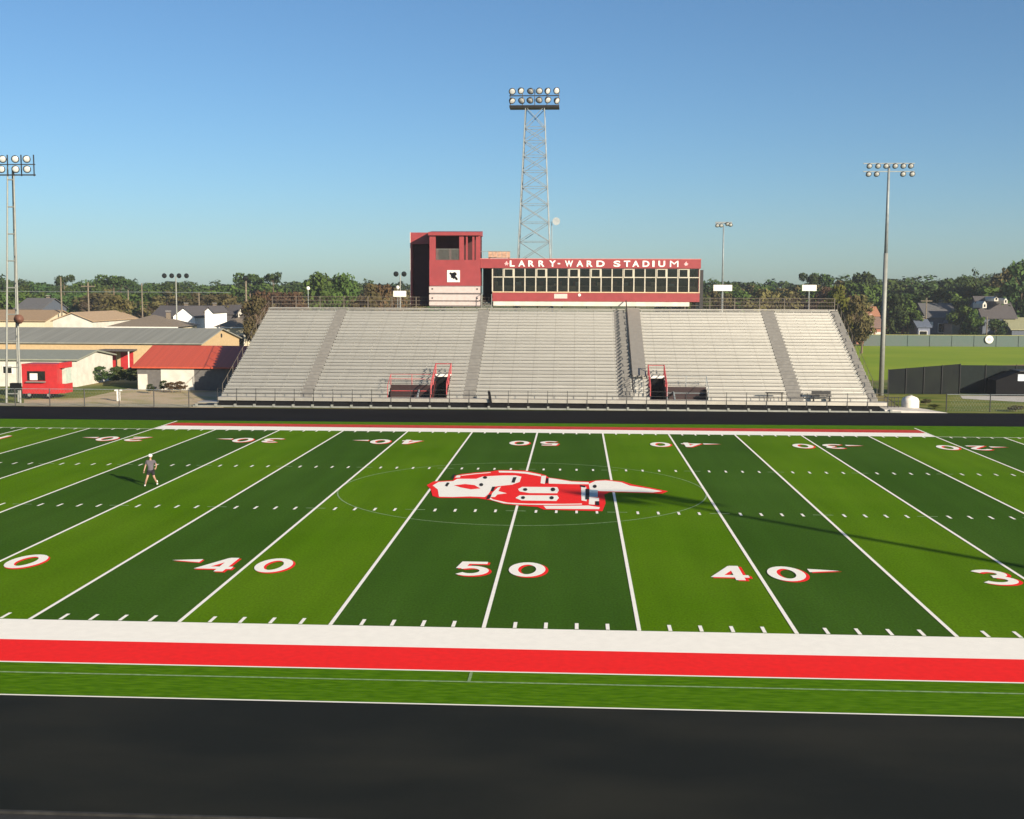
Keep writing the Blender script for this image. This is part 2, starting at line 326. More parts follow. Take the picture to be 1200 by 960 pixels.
sheet('side_path', [[gnd(1128, 467), gnd(1200, 471), (80, 80), (80, 84), gnd(1125, 463.5)]], CONC, -.02)
tag(MB().hexa([(28.2, 64.4, -.05), (33.6, 64.5, -.05), (31.5, 66.8, -.05), (28.2, 66.8, -.05)], [(28.2, 64.6, .22), (33.2, 64.7, .02), (31.2, 66.6, .25), (28.2, 66.6, .3)]).build('concrete_pad', CONC), kind='structure')

# ---------------------------------------------------------------- bleacher
NR, Y0, DZ, DY, Z0 = 27, 66.4, .268, .61, .92
bl_ = thing('bleacher', (0, 66, 0), 'long aluminium grandstand of stepped bench rows facing the far sideline', 'grandstand')
bl_.location = (0, 0, 0)
SEG = [(-28, -21.1), (-20.05, -7.0), (-5.9, 6.3), (8.9, 20.6), (21.9, 27.3)]
HOLES = [(-9.75, -8.4, 5), (-13.5, -9.75, 2), (9.0, 10.4, 5), (10.4, 13.9, 2)]
def cut(segs, k):
    out = []
    for a, b in segs:
        cur = [(a, b)]
        for h0, h1, kk in HOLES:
            if k > kk: continue
            nx = []
            for c, d in cur:
                if h1 <= c or h0 >= d: nx.append((c, d)); continue
                if h0 > c+.01: nx.append((c, h0))
                if h1 < d-.01: nx.append((h1, d))
            cur = nx
        out += cur
    return out
for k in range(NR):
    y, z = Y0+DY*k, Z0+DZ*k; s_ = MB(); t_ = MB()
    for a, b in cut(SEG, k):
        s_.box(a+.03, b-.03, y+.03, y+.35, z+.085, z+.14)
        n = max(1, round((b-a)/1.83))
        for i in range(n+1):
            x = a+.12+(b-a-.24)*i/n; s_.box(x-.03, x+.03, y+.12, y+.28, z+.003, z+.083)
    for a, b in cut([(-28, 28.05)], k):
        t_.box(a, b, y, y+DY-.005, z-.03, z); t_.box(a, b, y-.004, y+.03, z-DZ-.0, z-.032)
    s_.build('seat_row', PLANK, bl_); t_.build('foot_tread', PLANK, bl_)
for a, b in ((-21.1, -20.05), (-7.0, -5.9), (6.3, 7.45), (20.6, 21.9), (27.3, 28.05)):
    m_ = MB()
    for k in range(NR):
        y, z = Y0+DY*k, Z0+DZ*k; m_.box(a+.02, b-.02, y+.02, y+.32, z+.003, z+.135); m_.box(a+.02, b-.02, y+.325, y+DY-.01, z+.003, z+.03).box(a+.02, b-.02, y-.012, y-.006, z-DZ+.032, z+.002)
    m_.build('aisle_steps', STEPM, bl_)
m_ = MB(); k1 = NR
yb, zb_, yt, zt = Y0+DY*5.2, Z0+DZ*5.2+.2, Y0+DY*k1, Z0+DZ*k1+.05
m_.hexa([(7.62, yb, zb_-.1), (8.85, yb, zb_-.1), (8.85, yt, zt-.1), (7.62, yt, zt-.1)], [(7.62, yb, zb_+.05), (8.85, yb, zb_+.05), (8.85, yt, zt+.05), (7.62, yt, zt+.05)])
m_.build('smooth_panel', RAMPM, bl_)
m_ = MB()
for x in (7.66, 8.05, 8.45, 8.83):
    m_.tube((x, yb, zb_+.05), (x, yb, zb_-1.2), .03); m_.tube((x, Y0+.2, Z0+.1), (x, Y0+.2, Z0+1.1), .025); m_.tube((x, yb, zb_+.03), (x, Y0+.2, Z0+1.1), .02)
m_.build('aisle_rail', DSTEEL, bl_)
m_ = MB(); m_.tube((7.53, Y0-.9, Z0+.5), (7.53, yt, zt+.75), .055)
for i in range(14): y = Y0+i*1.2; z = Z0+(y-Y0)/DY*DZ; m_.tube((7.53, y, z), (7.53, y, z+.7), .03)
m_.build('aisle_rail', DSTEEL, bl_)
zt = Z0+DZ*NR; YT = Y0+DY*NR
MB().box(-28, 28.6, 65.3, Y0-.012, .66, .74).build('front_walkway', ALU, bl_)
MB().box(-29.7, -28.01, 65.1, 66.3, .25, .32).box(-28, 28.6, 65.24, 65.295, .46, .74).build('walkway_fascia', ALU, bl_)
MB().box(-28, 28, 65.5, 65.55, 0, .455).build('gap_shade_panel', BLACK, bl_)  # black sheet added in the open gap, standing in for shade under the deck
MB().box(-28.1, 28.1, YT, 84.1, zt-.08, zt+.0).build('rear_walkway', ALU, bl_)
f_ = MB()
for i in range(35):
    x = -28+i*1.665
    f_.box(x-.022, x+.022, 65.2, 65.24, .3, 1.5)
for z in (1.1, 1.5): f_.box(-28, 28.6, 65.195, 65.235, z-.014, z+.014)
f_.build('front_railing', DSTEEL, bl_)
f_ = MB()
for i in range(36): x = -29.6+i*1.665; f_.box(x-.09, x+.09, 64.35, 64.6, .0, .24)
f_.box(-29.9, 29.5, 64.40, 64.58, -.03, .1); f_.build('base_beam', STEELL, bl_)
f_ = MB()
for i in range(24): x = -28+i*2.436; f_.box(x-.04, x+.04, 84.0, 84.06, zt-.05, zt+1.1)
for z in (.35, .72, 1.08): f_.box(-28, 28.05, 84.01, 84.05, zt+z-.02, zt+z+.02)
for x in (-28, 28.05):
    for i in range(11):
        y = Y0+.3+i*1.6; z = Z0+(y-Y0)/DY*DZ; f_.box(x-.02, x+.02, y-.02, y+.02, z-.1, z+.75)
    f_.tube((x, Y0+.3, Z0+.85), (x, Y0+16.4, Z0+.85+16.1/DY*DZ), .022)
f_.build('rear_railing', mat('weathered_steel', (.095, .08, .062), .7, var=.15), bl_)
# thin wire infill of the rear railing
f_ = MB()
for i in range(360): x = -28+i*.156; f_.box(x-.006, x+.006, 84.02, 84.03, zt, zt+1.06)
f_.build('railing_mesh', mat('rust_wire', (.09, .06, .045), .8), bl_)
for i in range(11):
    x = -27.6+i*5.53; f_ = MB()
    f_.tube((x, 84, 0), (x, 84, zt-.3), .09); f_.tube((x, 75.5, 0), (x, 75.5, 4.3), .08); f_.tube((x, 79.8, 0), (x, 79.8, 6.2), .08)
    f_.tube((x, 71, 0), (x, 71, 2.2), .08)
    f_.tube((x, 66.5, .5), (x, 84, zt-.35), .09); f_.tube((x, 75.5, .1), (x, 84, zt-1), .05); f_.tube((x, 84, .1), (x, 75.5, 4.2), .05); f_.tube((x, 71, .1), (x, 79.8, 5.8), .05); f_.tube((x, 66.6, .2), (x, 84, .2), .06)
    f_.tube((x, 84, 4.5), (x, 77, 4.5), .05)
    f_.build('support_frame', STEEL, bl_)
# portals
def portal(x0, x1, px0, px1, label):
    ent = MB(); yb_ = Y0+DY*6
    ent.box(x0+.06, x1-.06, yb_-.02, yb_+.02, 0, 2.35)
    e = ent.build('entry_opening', BLACK, bl_); e['label'] = label
    MB().box(x0-.02, x1+.02, yb_-.14, yb_-.03, 2.28, 2.52).build('lintel', WHITE, bl_)
    s_ = MB()
    for x in (x0+.01, x1-.01): s_.prismx([(Y0-.01, 0), (yb_, 0), (yb_, 2.45), (Y0-.01, .95)], x-.04, x+.04)
    s_.box(px0, px1, Y0+DY*3-.03, Y0+DY*3+.02, 0, Z0+DZ*2.85); s_.build('portal_wall', mat('dark_red_steel', (.016, .003, .003), .6), bl_)
    MB().box(px0, px1, Y0, Y0+DY*3-.05, .55, .62).build('portal_floor', ALU, bl_)
    r = MB()
    for x in (x0, x1):
        r.tube((x, Y0, 1.0), (x, Y0, 2.0), .05); r.tube((x, yb_, 2.4), (x, yb_, 3.45), .045); r.tube((x, (Y0+yb_)/2, 1.7), (x, (Y0+yb_)/2, 2.75), .04)
        r.tube((x, Y0, 2.0), (x, yb_, 3.45), .05); r.tube((x, Y0, 1.5), (x, yb_, 2.95), .04)
        r.tube((x, Y0-.04, .2), (x, yb_-.2, 2.3), .06)
    r.tube((x0, yb_, 3.42), (x1, yb_, 3.42), .035)
    yq = Y0+DY*3; g = MB()
    for x in (px0, (px0+px1)/2, px1): g.tube((x, yq, .6), (x, yq, 2.62), .03)
    for x in (px0, px1): g.tube((x, Y0, .7), (x, Y0, 1.75), .03); g.tube((x, Y0, 1.75), (x, yq, 2.6), .025)
    for z in (2.6, 2.2): g.tube((px0, yq, z), (px1, yq, z), .022)
    g.tube((px0, yq-.05, 1.15), (px1, yq-.05, 1.15), .035)
    g.build('platform_railing', mat('rail_red', (.36, .05, .055), .6) if x0 < 0 else STEEL, bl_)
    return r
portal(-9.75, -8.4, -13.5, -9.79, 'black entry opening framed in red, left of the middle aisle').build('portal_railing', mat('rail_red', (.36, .05, .055), .6), bl_)
portal(9.0, 10.4, 10.44, 13.9, 'black entry opening framed in red, right of the double aisle').build('portal_railing', mat('rail_red', (.36, .05, .055), .6), bl_)
# small loose things on the lower walkway
t = thing('folding_table', (20.0-.6, 66.0, .74), 'small black folding table standing on the front walkway left of the right aisle', 'table')
MB().box(-.75, .75, -.3, .3, .66, .72).build('tabletop', BLACK, t)
for a, b in ((-.6, -.2), (.6, -.2), (-.6, .2), (.6, .2)): MB().tube((a, b, 0), (a, b, .66), .025).build('leg', BLACK, t)
t = thing('bench', (23.3, 66.0, .74), 'low dark bench on the front walkway right of the right aisle', 'bench')
MB().box(-.8, .8, -.2, .2, .42, .5).build('seat', DSTEEL, t); MB().box(-.8, .8, .2, .25, .55, .85).build('backrest', DSTEEL, t)
for a in (-.65, .65): MB().box(a-.03, a+.03, -.18, .2, 0, .42).build('leg', DSTEEL, t)
tag(MB().hexa([(-4.5, 65.02, 0), (-4.32, 65.02, 0), (-4.32, 65.12, 0), (-4.5, 65.12, 0)], [(-4.78, 65.02, 1.45), (-4.55, 65.02, 1.45), (-4.55, 65.12, 1.45), (-4.78, 65.12, 1.45)]).build('pylon_board', BLACK), 'narrow black board leaning at the front railing below the middle section', 'board')

# board signs and globes on the rear railing
for i, (u0, u1, v0, v1, lab) in enumerate(((836, 858, 334, 341, 'blank white sign board on the rear rail just right of the press box'), (940, 957, 334, 341, 'blank white sign board on the rear rail near the right end'), (461, 476, 341, 348, 'blank white sign board on the rear rail left of the red tower'))):
    a, b = at(u0, v1, 84.3), at(u1, v0, 84.3); t = thing('sign_board', ((a.x+b.x)/2, 84.3, zt), lab, 'sign', 'white boards on the rear rail'); w_ = (b.x-a.x)/2
    MB().box(-w_, w_, -.03, .03, a.z-zt, b.z-zt).build('board', WHITE, t); MB().box(-.04, .04, .035, .1, -.1, b.z-zt-.05).build('post', STEEL, t)
for u, v, lab in ((361, 338, 'round white globe lamp on the rear rail at the left section'), (466, 337, 'round white globe lamp above the sign board left of the red tower')):
    p = at(u, v, 84.4); t = thing('globe_lamp', (p.x, 84.4, zt), lab, 'lamp', 'globe lamps on the rear rail')
    MB().tube((0, 0, -.1), (0, 0, p.z-zt-.15), .035).build('post', STEEL, t)
    MB().lathe([(.03, -.2), (.14, -.15), (.2, 0), (.14, .15), (.03, .2)], (0, 0, p.z-zt), (0, 0, 1)).build('globe', WHITE, t, True)

# ---------------------------------------------------------------- press box
YP = 83.15
pb = thing('press_box', (0, 0, 0), 'long red press box with a ribbon of windows and white lettering above the grandstand', 'press box')
X0, X1 = -5.67, 14.74
RW = RED
b_ = MB(); b_.box(X0, X1, YP+.12, YP+4.3, 8.86, 9.8); b_.box(X0, X1, YP+4.0, YP+4.3, 9.8, 12.1); b_.box(X1-.15, X1, YP+.3, YP+4, 9.8, 12.1); b_.box(X0, X0+.15, YP+.3, YP+4, 9.8, 12.1)
b_.build('wall', RW, pb)
MB().box(X0+.15, X1-.15, YP+.3, YP+3.9, 9.81, 9.86).build('floor', DSTEEL, pb)
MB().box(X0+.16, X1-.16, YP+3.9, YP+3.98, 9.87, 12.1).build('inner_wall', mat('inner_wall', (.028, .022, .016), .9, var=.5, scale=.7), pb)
MB().box(X0+.2, X1-.2, YP+.55, YP+1.2, 10.35, 10.42).build('counter', mat('counter_tan', (.16, .11, .06), .7), pb)
MB().box(X0+.2, X1-.2, YP+.56, YP+.6, 9.87, 10.345).build('counter_front', mat('counter_front', (.03, .022, .014), .8, col2=(.26, .19, .10), scale=.55, detail=5, lo=.42, hi=.62), pb)
rc = random.Random(3)
for i in range(11):
    cx = X0+1+i*1.85+rc.uniform(-.4, .4); c_ = MB().box(cx-.22, cx+.22, YP+1.4, YP+1.8, 10.25, 10.33).box(cx-.22, cx+.22, YP+1.8, YP+1.86, 10.34, 10.85); c_.build('chair', mat(rc.choice(('chair_red', 'chair_brown')), (.10, .03, .02), .7), pb)
for i in range(8):
    cx = X0+.8+i*2.5+rc.uniform(-.8, .8); hh = rc.uniform(.12, .4); MB().box(cx-.25, cx+.25, YP+.7, YP+1.0, 10.425, 10.425+hh).build('desk_box', mat(('box_buff', 'box_grey')[i % 2], ((.22, .15, .08), (.12, .13, .12))[i % 2], .7), pb)
MB().box(X0+.1, 13.75, YP+.0, YP+.1, 8.42, 8.83).build('skirt', WWALL, pb)
MB().box(X0, X1, YP+.06, YP+.116, 9.72, 9.82).build('sill', mat('tan_trim', (.5, .36, .22), .7), pb)
MB().box(-6.86, X1+.06, YP-.05, YP+4.5, 12.12, 13.0).build('roof', RW, pb)
MB().box(-6.9, X1+.1, YP-.09, YP+4.55, 13.0, 13.06).build('roof_trim', mat('salmon_trim', (.5, .15, .13), .6), pb)
MB().box(14.8, 15.15, YP+.8, YP+3.8, 8.2, 12.0).build('side_landing', DSTEEL, pb)
nw = 19; ww = (X1-X0)/nw; thick = {1, 4, 7, 9, 12, 15, 17}
for i in range(nw):
    a = X0+ww*i; b = a+ww; wn_ = MB().box(a+.04, b-.04, YP+.2, YP+.22, 9.82, 12.12).build('window', GLASS, pb)
    fr = MB(); fr.box(a-.055, a+.055, YP+.1, YP+.19, 9.823, 12.117); fr.box(a+.058, b-.058, YP+.12, YP+.19, 11.2, 11.29)
    if i == nw-1: fr.box(b-.07, b-.003, YP+.1, YP+.19, 9.823, 12.117)
    if i in thick: fr.box(a+.06, b-.06, YP+.06, YP+.13, 12.0, 12.1); fr.box(a+.06, b-.06, YP+.06, YP+.13, 11.19, 11.3); fr.box(a+.06, a+.15, YP+.06, YP+.13, 11.302, 11.998); fr.box(b-.15, b-.06, YP+.06, YP+.13, 11.302, 11.998)
    fr.build('frame', CREAMF, wn_)
MB().box(X0-1.05, X0-.01, YP+1.6, YP+1.7, 8.4, 12.1).build('stair_recess', BLACK, pb)
MB().box(.45, 1.75, YP+.09, YP+.118, 9.15, 9.6).build('notice_panel', PINK, pb)
MB().lathe([(.03, 0), (.15, .02), (.15, .03), (.03, .05)], (2.95, YP+.1, 9.5), (0, -1, 0), 12).build('wall_lamp', WHITE, pb)
f_ = MB()
for x in (X0-1.05, X0-.02):
    for y in (82.4, 83.4, 84.4): f_.tube((x, y, 8.2), (x, y, 9.5), .03)
    f_.tube((x, 82.4, 9.5), (x, 84.4, 9.7), .03); f_.tube((x, 82.4, 9.0), (x, 84.4, 9.2), .03)
for i in range(4): f_.box(X0-1.0, X0-.07, 82.9+i*.3, 83.15+i*.3, 8.25+i*.15, 8.3+i*.15)
f_.build('stair', STEELL, pb)
# lettering
def glyph(ch, x, z, hgt, wid, parent, y, m, name='letter'):
    cu = bpy.data.curves.new('t', 'FONT'); cu.body = ch; cu.size = 1; cu.offset = 0 if ch == 'M' else .03; cu.extrude = .02; cu.align_x = 'LEFT'
    to = bpy.data.objects.new('t', cu); COL.objects.link(to); bpy.context.view_layer.update()
    me = bpy.data.meshes.new_from_object(to.evaluated_get(bpy.context.evaluated_depsgraph_get())); bpy.data.objects.remove(to)
    xs = [v.co.x for v in me.vertices]; ys = [v.co.y for v in me.vertices]; x0, x1, y0, y1 = min(xs), max(xs), min(ys), max(ys)
    b = MB(); 
    for v in me.vertices: b.v.append((x+(v.co.x-x0)/(x1-x0)*wid, y-v.co.z*1.0, z+(v.co.y-y0)/(y1-y0)*hgt))
    for p in me.polygons: b.f.append(tuple(p.vertices))
    bpy.data.meshes.remove(me); return b
lt_ = MB()
def addg(g):
    n = len(lt_.v); lt_.v += g.v; lt_.f += [tuple(n+i for i in f) for f in g.f]
text = [('L', 597.3, 603.2), ('A', 607.3, 615.3), ('R', 619, 626), ('R', 631, 638), ('Y', 643.5, 651.5), ('-', 653.5, 656.5), ('W', 662, 671.5), ('A', 675.5, 683.5), ('R', 687.5, 694.5), ('D', 699, 708.5),
        ('S', 719, 727), ('T', 731, 738.5), ('A', 741, 749), ('D', 753, 761), ('I', 764.5, 767), ('U', 771.5, 779.5), ('M', 785, 795)]
for ch, u0, u1 in text:
    a, b = at(u0, 310, YP-.1), at(u1, 310, YP-.1)
    hh = .12 if ch == '-' else .60
    glyph(ch, a.x, 12.27+(.24 if ch == '-' else 0), hh, b.x-a.x, pb, YP-.075, WHITE).build('letter', mat('sign_white', (.7, .68, .64), .6), pb)
e = MB()
for u in (593.5, 804):
    p = at(u, 310, YP-.08); q = [(-.24, .0), (-.1, .08), (-.05, .2), (.05, .26), (.08, .1), (.24, .02), (.12, -.06), (.1, -.2), (.02, -.1), (-.12, -.2), (-.1, -.06)]
    e.prism([(p.x+a, 12.55+b) for a, b in q], YP-.085, YP-.053)
e.build('sign_emblem', mat('sign_pink', (.68, .36, .36), .6), pb)
# clutter on the press-box roof
def crate(u0, u1, v0, v1, y, name, lab, m, cat):
    a, b = at(u0, v1, y), at(u1, v0, y); t = thing(name, ((a.x+b.x)/2, y, 13.06), lab, cat); W_ = (b.x-a.x)/2; H_ = b.z-13.06
    MB().box(-W_, W_, 0, 1.2, .12, H_).build('housing', m, t); MB().box(-W_-.04, W_+.04, -.05, 1.25, H_, H_+.06).build('lid', STEEL, t)
    for x in (-W_+.1, W_-.1): MB().box(x-.06, x+.06, .1, 1.1, 0, .12).build('foot', DSTEEL, t)
crate(572, 597, 295, 305, YP+1.5, 'rooftop_cabinet', 'tan air unit on the press box roof beside the red tower', mat('tan_unit', (.34, .22, .15), .7, var=.3, scale=4), 'air unit')
f_ = MB()
for i in range(7): x = -7.0+i*.45; f_.tube((x, YP+.3, 13.06), (x, YP+.3, 13.75), .02)
f_.tube((-7, YP+.3, 13.75), (-4.3, YP+.3, 13.75), .02); f_.build('roof_rail', STEELL, pb)

# ---------------------------------------------------------------- red camera tower
YW = 83.0; TL, TR = -11.92, -6.86
tw = thing('observation_tower', (0, 0, 0), 'square red filming tower with an open top room, left of the press box', 'tower')
MB().box(TL, TR-.02, YW, YW+2.6, 10.36, 12.9).build('wall', RED, tw)
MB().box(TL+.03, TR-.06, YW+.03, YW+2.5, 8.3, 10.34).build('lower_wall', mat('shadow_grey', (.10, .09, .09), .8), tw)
f_ = MB()
for z0, z1 in ((8.42, 8.80), (8.92, 9.5), (9.66, 10.28)): f_.box(TL-.02, TR, YW-.05, YW+.026, z0, z1)
f_.build('white_boards', mat('board_white', (.42, .355, .335), .7, var=.06), tw)
f_ = MB()
for x in (TL+.3, TR-.3):
    for z in (10.05, 9.15): f_.box(x-.07, x+.07, YW-.08, YW-.052, z-.07, z+.07)
f_.build('bolt_plates', DSTEEL, tw)
for x, ww_ in ((TL+.32, .6), (-8.72, .45), (-8.2, .16), (-7.55, .2), (-7.08, .42)):
    MB().box(x-ww_/2, x+ww_/2, YW+.02, YW+.3, 12.9, 15.3).build('post', RED, tw)
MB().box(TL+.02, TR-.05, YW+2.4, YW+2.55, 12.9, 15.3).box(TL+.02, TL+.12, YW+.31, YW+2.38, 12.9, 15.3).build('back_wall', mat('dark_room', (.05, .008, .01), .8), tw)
MB().hexa([(TL-.08, YW-.25, 15.3), (TR+.02, YW-.25, 15.3), (TR+.02, YW+2.8, 15.3), (TL-.08, YW+2.8, 15.3)], [(TL-.08, YW-.25, 15.62), (TR+.02, YW-.25, 15.62), (TR+.02, YW+2.8, 15.85), (TL-.08, YW+2.8, 15.85)]).build('roof', RED, tw)
f_ = MB()
for i in range(26): x = TL+.68+i*.1; f_.box(x-.008, x+.008, YW+.06, YW+.075, 12.9, 13.95)
for i in range(11): f_.box(TL+.64, -8.95, YW+.08, YW+.09, 12.95+i*.1, 12.966+i*.1)
f_.tube((TL+.64, YW+.1, 13.97), (-8.95, YW+.1, 13.97), .03); f_.build('guard_mesh', STEELL, tw)
MB().box(-14.1, -13.95, YW+2.3, YW+5, 8.3, 15.7).box(-13.948, TL-.003, YW+2.3, YW+5, 14.55, 15.7).build('stair_shaft', RED, tw)
MB().box(-13.948, TL-.003, YW+3.4, YW+4.9, 8.3, 14.54).build('shaft_recess', mat('shaded_red', (.045, .006, .012), .8), tw)  # tower's shadow on the shaft is put into this darker red
MB().box(-14.16, -14.1, YW+2.28, YW+5.02, 8.3, 15.72).build('lit_edge_strip', PINK, tw)  # pale strip paints the sunlit left edge of the shaft
pl = MB().box(-10.15, -8.88, YW-.05, YW-.003, 10.72, 11.9).build('emblem_plate', WHITE, tw)
q = [(-.42, .30), (-.30, .38), (-.18, .30), (-.05, .34), (.08, .40), (.22, .34), (.32, .22), (.28, .08), (.16, .02), (.30, -.12), (.42, -.26), (.38, -.42), (.24, -.38), (.12, -.22), (0, -.3), (-.1, -.18), (-.26, -.2), (-.2, -.06), (-.32, -.02), (-.24, .1), (-.38, .16)]
MB().prism([(-9.5+a, 11.32+b) for a, b in q], YW-.08, YW-.053).build('emblem', BLACK, pl)

# ---------------------------------------------------------------- floodlights
LENS = mat('lamp_face', (.42, .44, .43), .25, var=.1)
def lamp(parent, p, r=.32, face=(0, -.85, -.5), m=None):
    a = Vector(face).normalized(); l = MB().lathe([(r*.35, -r*1.1), (r*.75, -r*.7), (r, 0)], p, a, 12).build('floodlight', m or DSTEEL, parent, True)
    MB().lathe([(r*.76, .01), (r*.5, .05), (.02, .07)], p, a, 12).build('lens', DARKGLASS if m else LENS, l)
# centre lattice tower
tx, ty = -1.95, 95.0
T = thing('lattice_light_tower', (tx, ty, 0), 'tall lattice steel floodlight tower rising behind the press box', 'light tower')
def hw(z): return 2.35+(1.0-2.35)*z/29.4
f_ = MB(); legs = [(-1, -1), (1, -1), (1, 1), (-1, 1)]; zs = [0]; z = 0
while z < 28.5: z += 2*hw(z)*.62; zs.append(min(z, 29.4))
zs[-1] = 29.4
for a, b in legs: f_.tube((a*hw(0), b*hw(0), 0), (a*1.0, b*1.0, 29.4), .07, .05)
f_.build('legs', STEEL, T)
f_ = MB()
for i in range(len(zs)-1):
    for j in range(4):
        A = legs[j]; B = legs[(j+1) % 4]; h0, h1 = hw(zs[i]), hw(zs[i+1])
        f_.tube((A[0]*h0, A[1]*h0, zs[i]), (B[0]*h1, B[1]*h1, zs[i+1]), .036); f_.tube((B[0]*h0, B[1]*h0, zs[i]), (A[0]*h1, A[1]*h1, zs[i+1]), .036)
        f_.tube((A[0]*h1, A[1]*h1, zs[i+1]), (B[0]*h1, B[1]*h1, zs[i+1]), .03)
f_.build('bracing', STEEL, T)
f_ = MB(); f_.box(-2.7, 2.6, -1.2, .6, 29.3, 29.42); f_.tube((-2.7, -1.2, 29.45), (2.6, -1.2, 29.45), .09); f_.tube((-2.7, -1.2, 30.5), (2.6, -1.2, 30.5), .06)
for x in (-2.6, -1.3, 0, 1.3, 2.5): f_.tube((x, -1.2, 29.4), (x, -1.2, 31.2), .05)
f_.build('platform', DSTEEL, T)
for r_ in range(2):
    for i in range(6): lamp(T, (-2.35+i*.94+random.uniform(-.05, .05), -1.45, 29.95+r_*1.0+random.uniform(-.05, .05)), .38, (.15+random.uniform(-.5, .9), -.75, -.45+random.uniform(-.35, .2)))
MB().tube((1.75, -1.2, 17.2), (2.3, -1.3, 17.3), .03).lathe([(.04, -.15), (.3, 0), (.42, .15)], (2.35, -1.4, 17.3), (.2, -1, 0), 12).build('antenna_dish', STEEL, T)
MB().tube((1.9, -1.3, 13), (1.9, -1.3, 17.1), .05).build('conduit', STEEL, T)
# right pole
def mono_pole(x, y, ztop, label, rows, r=.3, lampr=.3, halfw=2.4, split=.62, group=None):
    T = thing('floodlight_pole', (x, y, 0), label, 'light pole', group)
    MB().tube((0, 0, 0), (0, 0, ztop*split), r, r*.82, 12).build('lower_pole', STEELL, T, True)
    MB().tube((0, 0, ztop*split), (0, 0, ztop), r*.7, r*.45, 12).build('upper_pole', STEEL, T, True)
    f_ = MB()
    for z in sorted({q[1] for q in rows}): f_.box(-halfw, halfw, -.05, .05, ztop+z+lampr*.9, ztop+z+lampr*.9+.09)
    f_.build('crossarm', STEEL, T)
    for dx, dz in rows: lamp(T, (dx, -.35, ztop+dz), lampr, (0, -.8, -.6))
    return T
mono_pole(32.05, 81, 21.9, 'tall single steel floodlight pole standing at the right end of the grandstand', [(-1.9, -.2), (-1.1, -.2), (-.35, -.2), (.5, -.2), (1.25, -.2), (1.95, -.2), (-1.95, -.95), (-1.2, -.95), (1.25, -.95), (2.1, -.95)], .25, .28)
fp = at(848, 268, 140); mono_pole(fp.x, 140, fp.z+.4, 'slim far floodlight pole right of the press box', [(-.95, 0), (-.4, 0), (.5, .2), (.95, .1)], .2, .32, 1.2, .5)
mono_pole(50.5, -23, 21.2, 'tall home side floodlight pole behind the camera casting its long shadow on the field', [(-1.9, -.2), (-1.1, -.2), (-.35, -.2), (.5, -.2), (1.25, -.2), (1.95, -.2), (-1.9, -.95), (-1.1, -.95), (1.25, -.95), (2.0, -.95)], .36, .42)
# left ladder tower
T = thing('ladder_light_tower', (-46.35, 66, 0), 'narrow two legged floodlight tower at the left edge with bracing rungs', 'light tower')
f_ = MB()
for s_ in (-1, 1): f_.tube((s_*.62, 0, 0), (s_*.26+.55, 0, 20.3), .10, .06); 
f_.tube((0, .9, 0), (.55, .3, 20.3), .08, .05)
f_.build('legs', STEELL, T)
f_ = MB()
for i in range(9):
    z = .8+i*2.3; q = z/20.3; c = .55*q; hwd = .62-.36*q; MB().tube((c-hwd, 0, z), (c+hwd, 0, z), .06).build('rung', STEELL, T); f_.tube((c+hwd, 0, z), (c, .9-.6*q, z+.5), .02)
f_.build('braces', STEELL, T)
f_ = MB(); f_.box(-2.3, 2.7, -.1, .1, 19.55, 19.65); f_.box(-2.3, 2.7, -.08, .08, 20.45, 20.52)
for x in (-2.2, -.9, .3, 1.5, 2.6): f_.box(x-.03, x+.03, -.06, .06, 19.5, 21.3)
f_.build('platform', DSTEEL, T)
for r_ in range(2):
    for x in (-2.0, -1.05, .05 if r_ else -.1, 1.15, 2.15): lamp(T, (x, -.35, 20.05+r_*.85), .33, (.3, -.9, -.25))
MB().lathe([(.12, 0), (.3, .3), (.42, .5)], (.9, -.1, 7.35), (.3, -1, -.1), 12).build('horn_speaker', mat('rust_brown', (.12, .05, .03), .7), T, True)
MB().box(-.1, .75, -.35, .1, 1.15, 1.75).build('control_box', BLACK, T)

# distant slim poles
def util_pole(u, vt, y, lab, arm=True, r=.13, lamps=0, m=PWOOD, grp='utility poles beyond the buildings'):
    p = at(u, vt, y); T = thing('utility_pole', (p.x, y, 0), lab, 'pole', grp)
    MB().tube((0, 0, 0), (0, 0, p.z), r*1.2, r*.8, 8).build('pole', m, T)
    if arm: MB().box(-1.1, 1.1, -.06, .06, p.z-.7, p.z-.55).build('crossarm', m, T)
    for i in range(lamps): lamp(T, ((i-(lamps-1)/2)*1.25, -.2, p.z+.1), .42, (0, -1, -.1), BLACK)
    return p.z
util_pole(71, 325, 150, 'grey utility pole behind the white gabled house', False)
util_pole(103, 331, 150, 'brown wooden utility pole right of the white gabled house')
util_pole(150, 340, 175, 'short utility pole over the brown hip roof', False)
util_pole(166, 332, 190, 'thin utility pole before the green trees', False)
util_pole(206, 324, 160, 'slim pole carrying four dark floodlights over the far roofs', False, .12, 4, STEELL)
util_pole(233, 343, 185, 'short grey pole by the dark roofed house', False)
util_pole(288, 327, 150, 'tall pole with one dark lamp close to the left end of the grandstand', False, .16, 1)
util_pole(469, 322, 150, 'slim pole with two dark lamps just left of the red tower', False, .1, 2, STEELL)
util_pole(1086, 349, 200, 'thin pole before the slate house right of the grandstand')
util_pole(1157, 371, 188, 'thin pole behind the round sign on the outfield wall', False, .1)
w1 = MB(); pa = at(-60, 341, 150); pc = at(71, 342, 150); pd = at(103, 342, 150); pe = at(270, 343, 152)
for a, b in ((pa, pc), (pc, pd), (pd, pe)): w1.tube(a, b, .035, n=4)
tag(w1.build('power_line', STEEL), 'pale power line strung between the utility poles on the left', 'power line')

